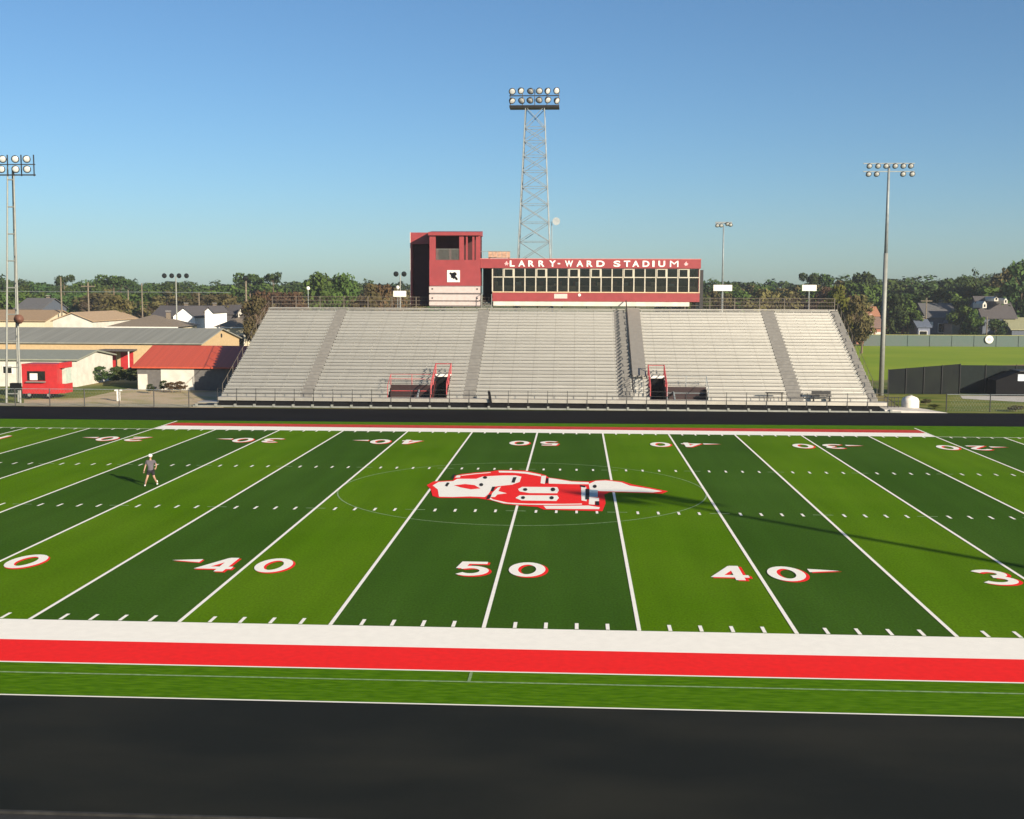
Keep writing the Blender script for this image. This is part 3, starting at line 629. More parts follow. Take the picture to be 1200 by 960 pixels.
# ---------------------------------------------------------------- houses
def gable_x(name, x0, x1, y0, y1, ze, zr, wm, rm, label, over=.35, zb=-.05, group=None, cat='house', extra=None):
    """ridge along x, gable end walls at x0/x1"""
    T = thing(name, ((x0+x1)/2, (y0+y1)/2, 0), label, cat, group); X, Y = (x1-x0)/2, (y1-y0)/2
    MB().prismx([(-Y, zb), (Y, zb), (Y, ze), (0, zr-.12), (-Y, ze)], -X, X).build('wall', wm, T)
    th = .14; sl_ = (zr-ze)/Y; r = MB()
    for s in (-1, 1): r.hexa([(-X-over, s*(Y+over), ze-sl_*over), (X+over, s*(Y+over), ze-sl_*over), (X+over, 0, zr), (-X-over, 0, zr)], [(-X-over, s*(Y+over), ze-sl_*over+th), (X+over, s*(Y+over), ze-sl_*over+th), (X+over, 0, zr+th), (-X-over, 0, zr+th)])
    r.build('roof', rm, T); return T
def gable_y(name, x0, x1, y0, y1, ze, zr, wm, rm, label, over=.3, group=None, cat='house'):
    T = thing(name, ((x0+x1)/2, (y0+y1)/2, 0), label, cat, group); X, Y = (x1-x0)/2, (y1-y0)/2
    MB().prism([(-X, -.05), (X, -.05), (X, ze), (0, zr-.12), (-X, ze)], -Y, Y).build('wall', wm, T)
    th = .14; sl_ = (zr-ze)/X; r = MB()
    for s in (-1, 1): r.hexa([(s*(X+over), -Y-over, ze-sl_*over), (s*(X+over), Y+over, ze-sl_*over), (0, Y+over, zr), (0, -Y-over, zr)], [(s*(X+over), -Y-over, ze-sl_*over+th), (s*(X+over), Y+over, ze-sl_*over+th), (0, Y+over, zr+th), (0, -Y-over, zr+th)])
    r.build('roof', rm, T); return T
def hip(name, x0, x1, y0, y1, ze, zr, wm, rm, label, over=.5, group=None, cat='house'):
    T = thing(name, ((x0+x1)/2, (y0+y1)/2, 0), label, cat, group); X, Y = (x1-x0)/2, (y1-y0)/2
    MB().box(-X, X, -Y, Y, -.05, ze).build('wall', wm, T)
    k = max(X-Y, .1); b = [(-X-over, -Y-over, ze+.01), (X+over, -Y-over, ze+.01), (X+over, Y+over, ze+.01), (-X-over, Y+over, ze+.01)]
    r = MB(); r.v = b+[(-k, 0, zr), (k, 0, zr)]; r.f = [(0, 1, 5, 4), (1, 2, 5), (2, 3, 4, 5), (3, 0, 4), (3, 2, 1, 0)]
    r.build('roof', rm, T); MB().box(-X-over-.02, X+over+.02, -Y-over-.05, -Y-over-.004, ze-.12, ze+.04).build('eave_board', WHITE, T); return T
def win(T, x, y, z, w_, h_, m=DARKGLASS, name='window', fr=True):   # local coords on a -y face
    o = MB().box(x-w_/2, x+w_/2, y-.04, y-.004, z, z+h_).build(name, m, T)
    if fr:
        f = MB()
        for a, b, c, d in ((x-w_/2-.08, x-w_/2-.002, z-.08, z+h_+.08), (x+w_/2+.002, x+w_/2+.08, z-.08, z+h_+.08), (x-w_/2, x+w_/2, z+h_+.002, z+h_+.08), (x-w_/2, x+w_/2, z-.08, z-.002)): f.box(a, b, y-.07, y-.005, c, d)
        f.build('frame', WHITE, o)
    return o
# long tan building with the grey metal roof
c0 = at(235, 403, 110); xg = c0.x; rz_ = at(260.5, 386, 118.4)
T = gable_x('school_annex', -110, xg, 110, 126.8, c0.z, rz_.z, TAN, GREYROOF, 'long tan school building with a wide grey metal roof and gable end', cat='building')
for u in (20, 58, 66, 74, 82, 95): win(T, at(u, 408, 110).x-(-110+xg)/2, -8.4, 1.2, .9, .5)
win(T, at(129, 420, 110).x-(-110+xg)/2, -8.4, 0, 1.5, 2.1, REDB, 'door', False); win(T, at(149, 420, 110).x-(-110+xg)/2, -8.4, 0, 1.6, 2.1, REDB, 'door', False)
xx = at(140, 420, 110).x-(-110+xg)/2; MB().box(xx-1.9, xx+2.3, -11.2, -8.42, 2.35, 2.5).build('porch_roof', DSHINGLE, T)
for a in (-1.8, 2.2): MB().box(xx+a-.06, xx+a+.06, -11.1, -11.0, 0, 2.35).build('porch_post', WHITE, T)
MB().lathe([(.28, 0), (.28, .05), (.03, .06)], ((-110, xg)[1]-(-110+xg)/2+.02, .2, c0.z+.7), (1, 0, 0), 10).build('vent', DSTEEL, T)
# white gabled building
a0 = gnd(90, 453); c1 = at(88, 422, a0.y); rr = at(104, 412.5, a0.y+5)
T = gable_x('field_house', -85, a0.x, a0.y, a0.y+9.5, c1.z, rr.z+.1, WWALL, mat('green_grey_roof', (.22, .23, .18), .6, var=.08), 'white gabled building with a greenish grey roof behind the red trailer', cat='building')
for i in range(3): win(T, 12+i*3.2-4, -4.75, 1.3, .9, .7)
# red roofed shed
A, B, Cc, D = at(153, 433, 80), at(250, 433, 80), at(178, 407, 86), at(284, 407, 86)
X0_, X1_ = A.x+.2, -31.2; ZE, ZR = 2.15, 4.0
T = gable_x('red_roofed_pavilion', X0_+.3, X1_, 80.4, 91.6, ZE+.13, ZR, mat('shade_wall', (.10, .095, .09), .8), REDROOF, 'pavilion with a ribbed red metal roof beside the left end of the grandstand', over=.4, cat='pavilion')
cx_ = (X0_+.3+X1_)/2
MB().box(at(187, 440, 80).x-cx_, at(226, 440, 80).x-cx_, -5.66, -5.603, 0, 2.1).build('roller_door', WWALL, T)
MB().box(at(160, 440, 80).x-cx_, at(171, 440, 80).x-cx_, -5.66, -5.603, 0, 1.55).build('door', WWALL, T)
# brick low thing in front: row of dark shrubs / bench handled as plants below
# red trailer
tl, tr = at(25, 426, 70), at(66, 426, 70); xm = (tl.x+tr.x)/2; hwd = (tr.x-tl.x)/2
T = thing('concession_trailer', (xm, 71.2, 0), 'bright red concession trailer with a serving window near the left light tower', 'trailer')
MB().box(-hwd, hwd, -1.2, 1.2, .45, 3.15).build('body', REDB, T)
MB().box(hwd+.002, hwd+.4, -.6, 1.2, .45, 1.3).build('side_counter', REDB, T); MB().box(hwd+.002, hwd+.4, -.6, 1.2, 2.75, 3.25).build('awning', REDB, T)
MB().box(hwd+.01, hwd+.36, -.1, 1.1, 1.302, 2.748).build('side_panel', mat('pale_green_panel', (.36, .42, .36), .6), T)
wv = MB().box(-1.1, .55, -1.24, -1.202, 1.65, 2.5).build('serving_window', DARKGLASS, T); MB().box(-.85, -.15, -1.28, -1.243, 1.7, 2.3).build('menu_board', WHITE, wv); MB().box(-1.15, .6, -1.5, -1.205, 1.5, 1.58).build('counter', STEELL, T)
MB().box(-hwd, hwd, -1.23, -1.203, 3.0, 3.12).build('trim', mat('dark_red', (.3, .02, .02), .6), T)
for x in (-1.0, .8):
    wh = MB().tube((x, -1.18, .35), (x, -.95, .35), .34, n=16).build('wheel', BLACK, T); MB().tube((x, -1.2, .35), (x, -1.182, .35), .16, n=12).build('rim', STEELL, wh)
MB().box(-hwd-.9, -hwd-.002, -.06, .06, .45, .55).build('tow_bar', DSTEEL, T)
# far houses
p = at(0, 364, 150); q = at(52, 376, 146)
gable_x('ranch_house', p.x-12, q.x, 146, 158, at(20, 376, 146).z, at(20, 364, 152).z, CREAM, TANROOF, 'low cream house with a tan roof behind the left light tower')
a, b, c = at(62, 380, 140), at(108, 380, 140), at(85, 367, 140)
T = gable_y('white_house', a.x, b.x, 140, 158, a.z+.5, c.z, WWALL, mat('pale_tan_roof', (.32, .23, .14), .9), 'white house with a broad front gable at the left')
X_ = (b.x-a.x)/2; win(T, -X_+1.2, -9, .9, 2.2, 1.1); win(T, -X_-1.4+.2, -9.0, .6, 1.6, 1.0, DSHINGLE, 'carport', False)
def add_bits(T, X, Y, ze, zr, rnd=random.Random(5)):
    n = max(1, int(X/2.2))
    for i in range(n): win(T, -X+(i+.5)*2*X/n+rnd.uniform(-.3, .3), -Y, ze*.38, rnd.choice((.8, 1.1, 1.4)), ze*.36)
    q = MB().box(X*.35, X*.35+.6, .3, .8, zr-1.2, zr+.35).build('chimney', SHINGLE, T); MB().box(X*.35-.06, X*.35+.66, .24, .86, zr+.553, zr+.62).build('cap', CONC, q)
def hipuv(u0, u1, v_e, v_r, y, d, name, label, wm, rm):
    a, b = at(u0, v_e, y), at(u1, v_e, y); r = at((u0+u1)/2, v_r, y+d/2)
    T = hip(name, a.x, b.x, y, y+d, a.z, r.z, wm, rm, label); add_bits(T, (b.x-a.x)/2, d/2, a.z, r.z); return T
hipuv(128, 206, 383, 369, 142, 10, 'hip_roofed_house', 'house under a broad brown hip roof behind the grey metal roof', CREAM, SHINGLE)
hipuv(254, 302, 383.5, 369, 135, 9, 'hip_roofed_house', 'cream house with a brown hip roof close to the left end of the grandstand', CREAM, SHINGLE)
def gx(u0, u1, v_e, v_r, y, d, name, label, wm, rm):
    a, b = at(u0, v_e, y), at(u1, v_e, y); r = at((u0+u1)/2, v_r, y+d/2)
    T = gable_x(name, a.x, b.x, y, y+d, a.z, r.z, wm, rm, label); add_bits(T, (b.x-a.x)/2, d/2, a.z, r.z); return T
def gy(u0, u1, v_e, v_r, y, d, name, label, wm, rm):
    a, b = at(u0, v_e, y), at(u1, v_e, y); r = at((u0+u1)/2, v_r, y)
    return gable_y(name, a.x, b.x, y, y+d, a.z, r.z, wm, rm, label)
gx(178, 216, 371, 359, 176, 11, 'dark_roofed_house', 'house with a near black roof right of the brown hip roof', DBLUE, DSHINGLE)
gy(203, 228, 371, 360.5, 170, 11, 'gabled_house', 'house with a white front gable under dark eaves', mat('bright_white_siding', (.85, .83, .8), .7), DSHINGLE)
T = gx(212, 252, 372, 359, 178, 10, 'dark_roofed_house', 'dark house behind the white gable and the narrow white wing', DBLUE, DSHINGLE)
T = gy(240, 249.5, 365, 360, 166, 8, 'narrow_house', 'narrow white two storey house wing', mat('bright_white_siding', (.85, .83, .8), .7), DSHINGLE)
gx(252, 292, 368, 358, 185, 10, 'dark_roofed_house', 'dark roofed house with small white gables behind the cream hip house', DSHINGLE, DSHINGLE)
gy(251, 259, 366, 361, 184, 4, 'gabled_porch', 'small white gable left of the dark ridge', WWALL, DSHINGLE); gy(279, 287, 367, 360, 184, 4, 'gabled_porch', 'small white gable right of the dark ridge', WWALL, DSHINGLE)
gx(18, 48, 362, 350, 200, 12, 'grey_roofed_house', 'grey roofed house among the trees far left', DBLUE, mat('slate_grey_roof', (.09, .09, .09), .9))
# right houses
T = gx(1004, 1036, 384, 372, 195, 10, 'brick_house', 'brick house with white garage doors right behind the outfield wall', BRICK, mat('rosy_shingle', (.20, .13, .10), .9))
xc = (at(1004, 384, 195).x+at(1036, 384, 195).x)/2
for u in (1013, 1021, 1029): win(T, at(u, 388, 195).x-xc, -5, 1.0, 1.0, 1.3, WWALL, 'garage_door', False)
gx(1016, 1030, 370, 360, 215, 8, 'brick_house', 'small salmon brick house seen above the garage roof', mat('salmon_brick', (.42, .2, .11), .9), mat('orange_tile', (.35, .16, .09), .9))
T = gx(1086, 1122, 372, 356, 210, 11, 'slate_house', 'dark slate coloured house with a grey roof left of the round wall sign', DBLUE, mat('slate_grey_roof', (.09, .09, .09), .9))
win(T, -2.2, -5.5, 3.0, .9, .9, WHITE, 'dormer_window', False); win(T, 1.2, -5.5, .9, 1.4, 1.1)
T = gx(1076, 1090, 383, 375, 196, 6, 'garden_shed', 'small blue grey shed behind the outfield wall', mat('blue_grey', (.13, .15, .2), .8), mat('blue_roof', (.09, .11, .15), .8))
gy(1116, 1125, 378, 373, 198, 5, 'garden_shed', 'small pale shed by the slate house', STEELL, mat('slate_grey_roof', (.09, .09, .09), .9))
T = gx(1152, 1190, 372, 348, 200, 11, 'large_house', 'large dark roofed house with white gables at the right', DBLUE, DSHINGLE)
for u, v0, v1, wu in ((1151.5, 353, 361, 5), (1165, 348, 353, 5), (1176, 349.5, 356, 4.5)):
    a_, b_ = at(u-wu/2, v1, 200.5), at(u+wu/2, v0, 200.5); xc = (at(1152, 372, 200).x+at(1190, 372, 200).x)/2
    dm = MB().prism([(a_.x-xc, a_.z), (b_.x-xc, a_.z), (b_.x-xc, a_.z*.4+b_.z*.6), ((a_.x+b_.x)/2-xc, b_.z), (a_.x-xc, a_.z*.4+b_.z*.6)], -6.2, -.5).build('dormer', WWALL, T); MB().box((a_.x+b_.x)/2-xc-.15, (a_.x+b_.x)/2-xc+.15, -6.23, -6.203, a_.z+.2, a_.z+.7).build('pane', DARKGLASS, dm)
gx(1186, 1240, 386, 373, 196, 10, 'pale_roofed_house', 'low house with a pale yellow roof at the right edge', DBLUE, mat('pale_yellow_roof', (.24, .24, .14), .8))

# ---------------------------------------------------------------- baseball area
a, b = at(1012, 406, 187), at(1290, 406, 187)
T = thing('outfield_wall', ((a.x+b.x)/2, 187, 0), 'long grey green outfield wall beyond the bright grass', 'wall'); Wd = (b.x-a.x)/2
MB().box(-Wd, Wd, -.08, .08, -.05, 2.0).build('panel', mat('wall_green_grey', (.055, .10, .085), .8, col2=(.085, .095, .09), scale=.06), T)
MB().box(-Wd, Wd, -.12, .12, 2.0, 2.1).build('top_rail', mat('mustard_rail', (.22, .22, .07), .7), T)
f_ = MB()
for i in range(int(2*Wd/4)): f_.box(-Wd+i*4-.06, -Wd+i*4+.06, -.16, -.083, 0, 1.98)
f_.build('posts', mat('wall_green_grey', (.1, .18, .16)), T)
p = at(1159.5, 398, 186.6); T = thing('round_sign', (p.x, 186.75, 0), 'round white sign mounted on the outfield wall', 'sign')
MB().lathe([(.75, 0), (.75, .06), (.7, .09)], (0, 0, p.z), (0, -1, 0), 20).build('disc', WHITE, T); MB().lathe([(.32, .092), (.30, .12)], (0, 0, p.z), (0, -1, 0), 14).build('mark', mat('dull_mark', (.4, .4, .38), .7), T)
# black windscreen fence
xa, xb, xc_, xd = at(1040, 460, 83).x, at(1124, 460, 83).x, at(1160, 460, 83).x, at(1300, 460, 84).x
SCREEN = mat('windscreen', (.010, .012, .013), .9, col2=(.017, .021, .017), spec=.1, scale=.35)
T = thing('windscreen_fence', ((xa+xb)/2, 83, 0), 'tall fence covered in dark windscreen cloth right of the grandstand', 'fence'); X_ = (xb-xa)/2
MB().hexa([(-X_, -.03, 0), (X_, -.03, 0), (X_, .03, 0), (-X_, .03, 0)], [(-X_, -.03, 2.35), (X_, -.03, 2.95), (X_, .03, 2.95), (-X_, .03, 2.35)]).build('screen', SCREEN, T)
for i in range(5): x = -X_+i*X_/2; MB().tube((x, -.08, 0), (x, -.08, 2.4+.6*i/4), .04).build('post', DSTEEL, T)
T = thing('windscreen_fence', ((xb+xd)/2, 84.5, 0), 'greener windscreen fence running behind the dark dugout', 'fence'); X_ = (xd-xb)/2
MB().box(-X_, X_, -.03, .03, 0, 2.75).build('screen', mat('windscreen_green', (.013, .018, .017), .9, spec=.1), T)
for i in range(6): x = -X_+i*X_/2.5; MB().tube((x, -.08, 0), (x, -.08, 2.85), .04).build('post', DSTEEL, T)
T = thing('dugout', (xc_, 82.2, 0), 'low black dugout with a sloping roof at the right edge', 'dugout')
MB().prism([(0, 0), (12, 0), (12, 2.35), (2.2, 2.35), (0, 1.5)], -.8, 1.6).build('body', BLACK, T); MB().hexa([(2.1, -1.0, 2.36), (12, -1.0, 2.36), (12, 1.8, 2.36), (2.1, 1.8, 2.36)], [(2.1, -1.0, 2.44), (12, -1.0, 2.44), (12, 1.8, 2.44), (2.1, 1.8, 2.44)]).build('roof', DSTEEL, T)
MB().box(2.0, 2.6, -.86, -.803, 1.45, 2.1).build('notice_panel', mat('pale_blue_panel', (.42, .47, .52), .6), T)

# water tank
T = thing('water_tank', (30.9, 66.9, 0), 'rounded white plastic tank at the right foot of the grandstand', 'tank')
MB().lathe([(.68, .0), (.72, .1), (.72, .75), (.62, .98), (.35, 1.12), (.14, 1.18)], (0, 0, .02), (0, 0, 1), 20).build('body', mat('tank_white', (.74, .68, .58), .6, var=.12, scale=4), T, True)
MB().lathe([(.16, 1.16), (.16, 1.24), (.05, 1.25)], (0, 0, .02), (0, 0, 1), 12).build('lid', STEELL, T)
T = thing('gate_barrier', (29.0, 66.2, 0), 'short grey pipe gate between the grandstand and the white tank', 'gate')
f_ = MB()
for x in (-.45, -.15, .15, .45, .75): f_.tube((x, 0, 0), (x+random.uniform(-.06, .06), .1, 1.15), .025)
for z in (.35, .75, 1.1): f_.tube((-.5, 0, z), (.8, 0, z), .025)
f_.build('pipes', DSTEEL, T)
# chain link fences along the far side of the track
def chain_fence(x0, x1, y0, y1, hgt, step, label, xs=None):
    T = thing('chain_link_fence', (x0, y0, 0), label, 'fence'); L_ = math.hypot(x1-x0, y1-y0); T.rotation_euler[2] = math.atan2(y1-y0, x1-x0)
    for x in (xs or [i*step for i in range(int(L_/step)+1)]): MB().tube((x, 0, 0), (x, 0, hgt+.03), .045, n=6).build('post', DSTEEL, T)
    r = MB(); r.tube((0, 0, hgt), (L_, 0, hgt), .024, n=5); r.build('top_rail', STEEL, T)
    f = MB(); n = int(L_/.24)
    for i in range(n):
        x = i*.24; f.poly([(x, 0, .03), (x+.006, 0, .03), (x+hgt*.6+.006, 0, hgt), (x+hgt*.6, 0, hgt)]); f.poly([(x+.006+hgt*.6, .004, .03), (x+hgt*.6, .004, .03), (x, .004, hgt), (x+.006, .004, hgt)])
    f.build('wire_mesh', STEEL, T)
chain_fence(-72, -29.9, 63.4, 63.7, 1.45, 3.0, 'dark posted chain link fence along the track at the left')
chain_fence(33.5, 75, 65.6, 66.6, 1.45, 3.6, 'chain link fence along the track at the right before the grass')
T = thing('metal_bracket_stand', (gnd(139, 470).x, gnd(139, 470).y, 0), 'small white post with a cap on the dirt left of the pavilion', 'post')
MB().box(-.12, .12, -.12, .12, 0, .9).build('post', WHITE, T); MB().box(-.3, .3, -.15, .15, .9, 1.05).build('cap', WHITE, T)

# ---------------------------------------------------------------- person
def skinned(name, joints, edges, m, parent, root=0, sub=2):
    me = bpy.data.meshes.new(name); me.from_pydata([j[0] for j in joints], edges, []); o = bpy.data.objects.new(name, me); COL.objects.link(o)
    sm = o.modifiers.new('skin', 'SKIN'); sm.use_smooth_shade = True; ss = o.modifiers.new('sub', 'SUBSURF'); ss.levels = sub; ss.render_levels = sub
    if not me.skin_vertices: me.skin_vertices.new()
    for i, j in enumerate(joints):
        sv = me.skin_vertices[0].data[i]; sv.radius = j[1] if isinstance(j[1], tuple) else (j[1], j[1]); sv.use_root = i == root
    bpy.context.view_layer.update()
    me2 = bpy.data.meshes.new_from_object(o.evaluated_get(bpy.context.evaluated_depsgraph_get())); bpy.data.objects.remove(o)
    me2.materials.clear(); me2.materials.append(m); o2 = bpy.data.objects.new(name, me2); COL.objects.link(o2); o2.parent = parent
    me2.polygons.foreach_set('use_smooth', [True]*len(me2.polygons)); return o2
pf = gnd(177, 569.5)
P_ = thing('person', (pf.x, pf.y, .012), 'person in a white cap, grey shirt and black shorts walking across the field', 'person', rz=R(14)); P_.scale = (.92, .92, .91)
J = [((0, 0, .90), (.13, .10)), ((0, .01, 1.08), (.12, .085)), ((0, .01, 1.30), (.15, .09)), ((0, .0, 1.43), (.07, .06)), ((0, -.01, 1.50), .05), ((0, -.03, 1.60), (.075, .088)), ((0, -.03, 1.68), (.07, .085)),
     ((-.19, .0, 1.37), .055), ((-.27, .04, 1.12), .043), ((-.33, -.03, .89), .032), ((-.35, -.06, .82), (.022, .036)),
     ((.19, .0, 1.37), .055), ((.30, .06, 1.16), .043), ((.30, -.12, 1.02), .033), ((.28, -.19, 1.0), (.022, .034)),
     ((-.10, 0, .84), .09), ((-.17, -.12, .50), .062), ((-.25, -.10, .28), .056), ((-.30, -.02, .07), .036), ((-.31, -.16, .04), (.04, .03)),
     ((.10, 0, .84), .09), ((.17, -.02, .48), .062), ((.24, .14, .26), .054), ((.30, .27, .10), .035), ((.31, .17, .04), (.04, .03))]
E_ = [(0, 1), (1, 2), (2, 3), (3, 4), (4, 5), (5, 6), (2, 7), (7, 8), (8, 9), (9, 10), (2, 11), (11, 12), (12, 13), (13, 14), (0, 15), (15, 16), (16, 17), (17, 18), (18, 19), (0, 20), (20, 21), (21, 22), (22, 23), (23, 24)]
body = skinned('body', J, E_, SKIN, P_)
fing = []
for hx, hy, hz, s in ((-.35, -.06, .80, -1), (.28, -.20, 1.0, 1)):
    for i in range(4):
        o0 = (hx+(i-1.5)*.018*1, hy-.01+(i-1.5)*.012, hz); L_ = (.07, .082, .078, .06)[i]
        skinned('finger', [(o0, .009), ((o0[0], o0[1]-.01, o0[2]-L_*.5), .0085), ((o0[0]-s*.012, o0[1]-.012, o0[2]-L_), .007)], [(0, 1), (1, 2)], SKIN, P_, sub=1)
    skinned('thumb', [((hx-s*.02, hy-.02, hz+.03), .011), ((hx-s*.035, hy-.05, hz), .009), ((hx-s*.03, hy-.06, hz-.03), .008)], [(0, 1), (1, 2)], SKIN, P_, sub=1)
SHIRT = mat('grey_shirt', (.085, .075, .09), .9, var=.1); SHORT = mat('black_shorts', (.008, .008, .010), .9)
skinned('shirt', [((0, 0, .80), (.19, .145)), ((0, 0, .88), (.185, .14)), ((0, .01, 1.05), (.155, .115)), ((0, .01, 1.30), (.18, .12)), ((0, 0, 1.42), (.09, .08)), ((-.19, 0, 1.38), .078), ((-.25, .03, 1.19), .070), ((.19, 0, 1.38), .078), ((.27, .045, 1.22), .070)], [(0, 1), (1, 2), (2, 3), (3, 4), (3, 5), (5, 6), (3, 7), (7, 8)], SHIRT, P_)
skinned('shorts', [((0, 0, .90), (.165, .125)), ((-.10, -.0, .82), .112), ((-.15, -.09, .58), .10), ((.10, 0, .82), .112), ((.155, -.02, .56), .10)], [(0, 1), (1, 2), (0, 3), (3, 4)], SHORT, P_)
capm = WHITE
MB().lathe([(.11, -.02), (.118, .03), (.10, .09), (.06, .125), (.02, .135)], (0, -.03, 1.66), (0, 0, 1), 16).box(-.07, .07, -.22, -.12, 1.655, 1.67).build('cap', capm, P_, True)
MB().lathe([(.018, 0), (.014, .02), (.006, .03)], (0, -.115, 1.60), (0, -1, 0), 8).build('nose', SKIN, P_, True)
f_ = MB()
for s in (-1, 1): f_.lathe([(.012, 0), (.01, .006)], (s*.032, -.112, 1.625), (0, -1, 0), 8)
f_.box(-.025, .025, -.122, -.112, 1.557, 1.564); f_.build('face_features', DSTEEL, P_)
f_ = MB()
for s in (-1, 1): f_.lathe([(.02, 0), (.016, .015)], (s*.078, -.02, 1.60), (s, 0, 0), 8)
f_.build('ears', SKIN, P_)
for jx, jy, jz in ((-.31, -.10, .045), (.31, .21, .06)):
    skinned('shoe', [((jx, jy+.1, jz+.01), .048), ((jx, jy, jz), .05), ((jx, jy-.10, jz-.008), (.04, .036))], [(0, 1), (1, 2)], mat('white_shoe', (.6, .6, .58), .7), P_, sub=1)
    skinned('sock', [((jx, jy+.09, jz+.06), .044), ((jx*.88, jy+.05, jz+.2), .055)], [(0, 1)], WHITE, P_, sub=1)

# ---------------------------------------------------------------- trees
LEAF = {'dark': mat('leaf_dark', (.019, .038, .011), .9, col2=(.042, .070, .018), scale=.5, obj=True, spec=.2),
        'green': mat('leaf_green', (.024, .044, .009), .9, col2=(.052, .080, .014), scale=.5, obj=True, spec=.2),
        'olive': mat('leaf_olive', (.048, .044, .016), .9, col2=(.085, .072, .026), scale=.5, obj=True, spec=.2),
        'brown': mat('leaf_brown', (.062, .040, .020), .9, col2=(.092, .06, .028), scale=.5, obj=True, spec=.2),
        'bright': mat('leaf_bright', (.06, .07, .009), .9, col2=(.10, .11, .018), scale=.5, obj=True, spec=.2)}
def crown_mesh(name, H, W, base, nl, leaf, style, m, seed):
    rnd = random.Random(seed); v, f = [], []; blobs = []
    if style == 'pine':
        nb = 11
        for i in range(nb):
            q = i/(nb-1); z = H*(base+(1-base)*q); rr_ = W*.5*(1-.72*q)*(.75+.4*rnd.random()); a = rnd.random()*6.28
            blobs.append((math.cos(a)*rr_*.45, math.sin(a)*rr_*.45, z, rr_*.75, H*.06))
            blobs.append((math.cos(a+2.4)*rr_*.6, math.sin(a+2.4)*rr_*.6, z+.3, rr_*.55, H*.05))
    elif style == 'umbrella':
        for i in range(9):
            a = rnd.random()*6.28; rr_ = W*.5*rnd.random()**.5*.75; blobs.append((math.cos(a)*rr_, math.sin(a)*rr_, H*(.84+.13*rnd.random()), W*.2, H*.05))
        for i in range(2): blobs.append(((i-.5)*W*.5, 0, H*(.7-i*.06), W*.14, H*.03))
    else:
        for i in range(20):
            a = rnd.random()*6.28; q = rnd.random(); zz = H*(base+(1-base)*(.12+.78*q)); env = math.sin(math.pi*min(1, .22+.70*q))**.7
            rr_ = W*.5*env*(.35+.5*rnd.random()); s_ = W*(.13+.09*rnd.random()); blobs.append((math.cos(a)*rr_, math.sin(a)*rr_, zz, s_, s_*.75))
        blobs.append((0, 0, H*.93, W*.14, H*.06))
    tot = sum(b[3]**2 for b in blobs)
    for bx, by, bz, br, bh in blobs:
        for i in range(int(nl*br*br/tot)):
            while True:
                d = Vector((rnd.gauss(0, 1), rnd.gauss(0, 1), rnd.gauss(0, 1)))
                if d.length > .1: break
            d.normalize(); k = .55+.55*rnd.random(); c = Vector((bx+d.x*br*k, by+d.y*br*k, bz+d.z*bh*k))
            nrm = (d+Vector((rnd.gauss(0, .5), rnd.gauss(0, .5), rnd.gauss(0, .5)))).normalized(); u = nrm.orthogonal().normalized(); u.rotate(Matrix.Rotation(rnd.random()*6.28, 3, nrm)); w_ = nrm.cross(u)
            s1 = leaf*(.6+.8*rnd.random()); s2 = s1*(.5+.4*rnd.random()); n = len(v)
            v += [tuple(c-u*s1), tuple(c-w_*s2*.9+nrm*s1*.15), tuple(c+u*s1), tuple(c+w_*s2-nrm*s1*.1)]; f.append((n, n+1, n+2, n+3))
    me = bpy.data.meshes.new(name); me.from_pydata(v, [], f); me.materials.append(m); return me
def trunk_mesh(H, W, base, style, seed, bare=False):
    rnd = random.Random(seed+99); b = MB(); r = H*.018+.06; top = H*(.92 if style in ('pine', 'umbrella') else .7)
    pts = [Vector((0, 0, -.1)), Vector((rnd.uniform(-.2, .2), rnd.uniform(-.2, .2), top*.5)), Vector((rnd.uniform(-.4, .4), rnd.uniform(-.4, .4), top))]
    b.tube(pts[0], pts[1], r, r*.7, 8); b.tube(pts[1], pts[2], r*.7, r*.25, 8)
    for i in range(22 if bare else 8):
        q = .35+.6*rnd.random(); p0 = pts[0].lerp(pts[1], q*2) if q < .5 else pts[1].lerp(pts[2], q*2-1); a = rnd.random()*6.28; L_ = W*.4*(1.1-q*.6)
        p1 = p0+Vector((math.cos(a)*L_, math.sin(a)*L_, L_*(.9 if bare else .55))); b.tube(p0, p1, r*.32*(1.1-q*.5), r*.08, 5)
        if bare:
            for j in range(3): p2 = p0.lerp(p1, .4+.2*j); a2 = a+rnd.uniform(-1.2, 1.2); b.tube(p2, p2+Vector((math.cos(a2), math.sin(a2), 1.1))*L_*.35, r*.1, r*.04, 4)
    me = bpy.data.meshes.new('trunk'); me.from_pydata(b.v, [], b.f); me.materials.append(BARK); return me
PROTO = {}
def proto(kind, style, n, H, W, base, nl=1900, leaf=.30):
    PROTO.setdefault((kind, style), [])
    for i in range(n):
        sd = hash_(kind+style)+i*17; PROTO[(kind, style)].append((crown_mesh('crown', H, W*(.85+.3*((i*37) % 10)/10), base, nl, leaf, style, LEAF[kind], sd), trunk_mesh(H, W, base, style, sd, kind in ('olive', 'brown'))))
def hash_(s): return sum(ord(c)*(i+3) for i, c in enumerate(s))
for kd, n in (('dark', 4), ('green', 4), ('olive', 3), ('brown', 2), ('bright', 1)): proto(kd, 'round', n, 10, 8, .18)
for kd in ('dark', 'green'): proto(kd, 'pine', 3, 10, 5.5, .3, 1300, .26)
proto('dark', 'umbrella', 2, 10, 6, .6, 700, .28)
def tree(kind, style, x, y, H, W=None, label='', group=None, rnd=random):
    cm, tm = rnd.choice(PROTO[(kind, style)]); s = H/10; base_w = {'round': 8, 'pine': 5.5, 'umbrella': 6}[style]; sw = (W/base_w) if W else s
    nm = {'round': 'broadleaf_tree', 'pine': 'pine_tree', 'umbrella': 'pine_tree'}[style]
    T = thing(nm, (x, y, 0), label, 'tree', group); T.rotation_euler[2] = rnd.random()*6.28; T.scale = (sw, sw, s)
    for me, n in ((cm, 'crown'), (tm, 'trunk')): o = bpy.data.objects.new(n, me); COL.objects.link(o); o.parent = T
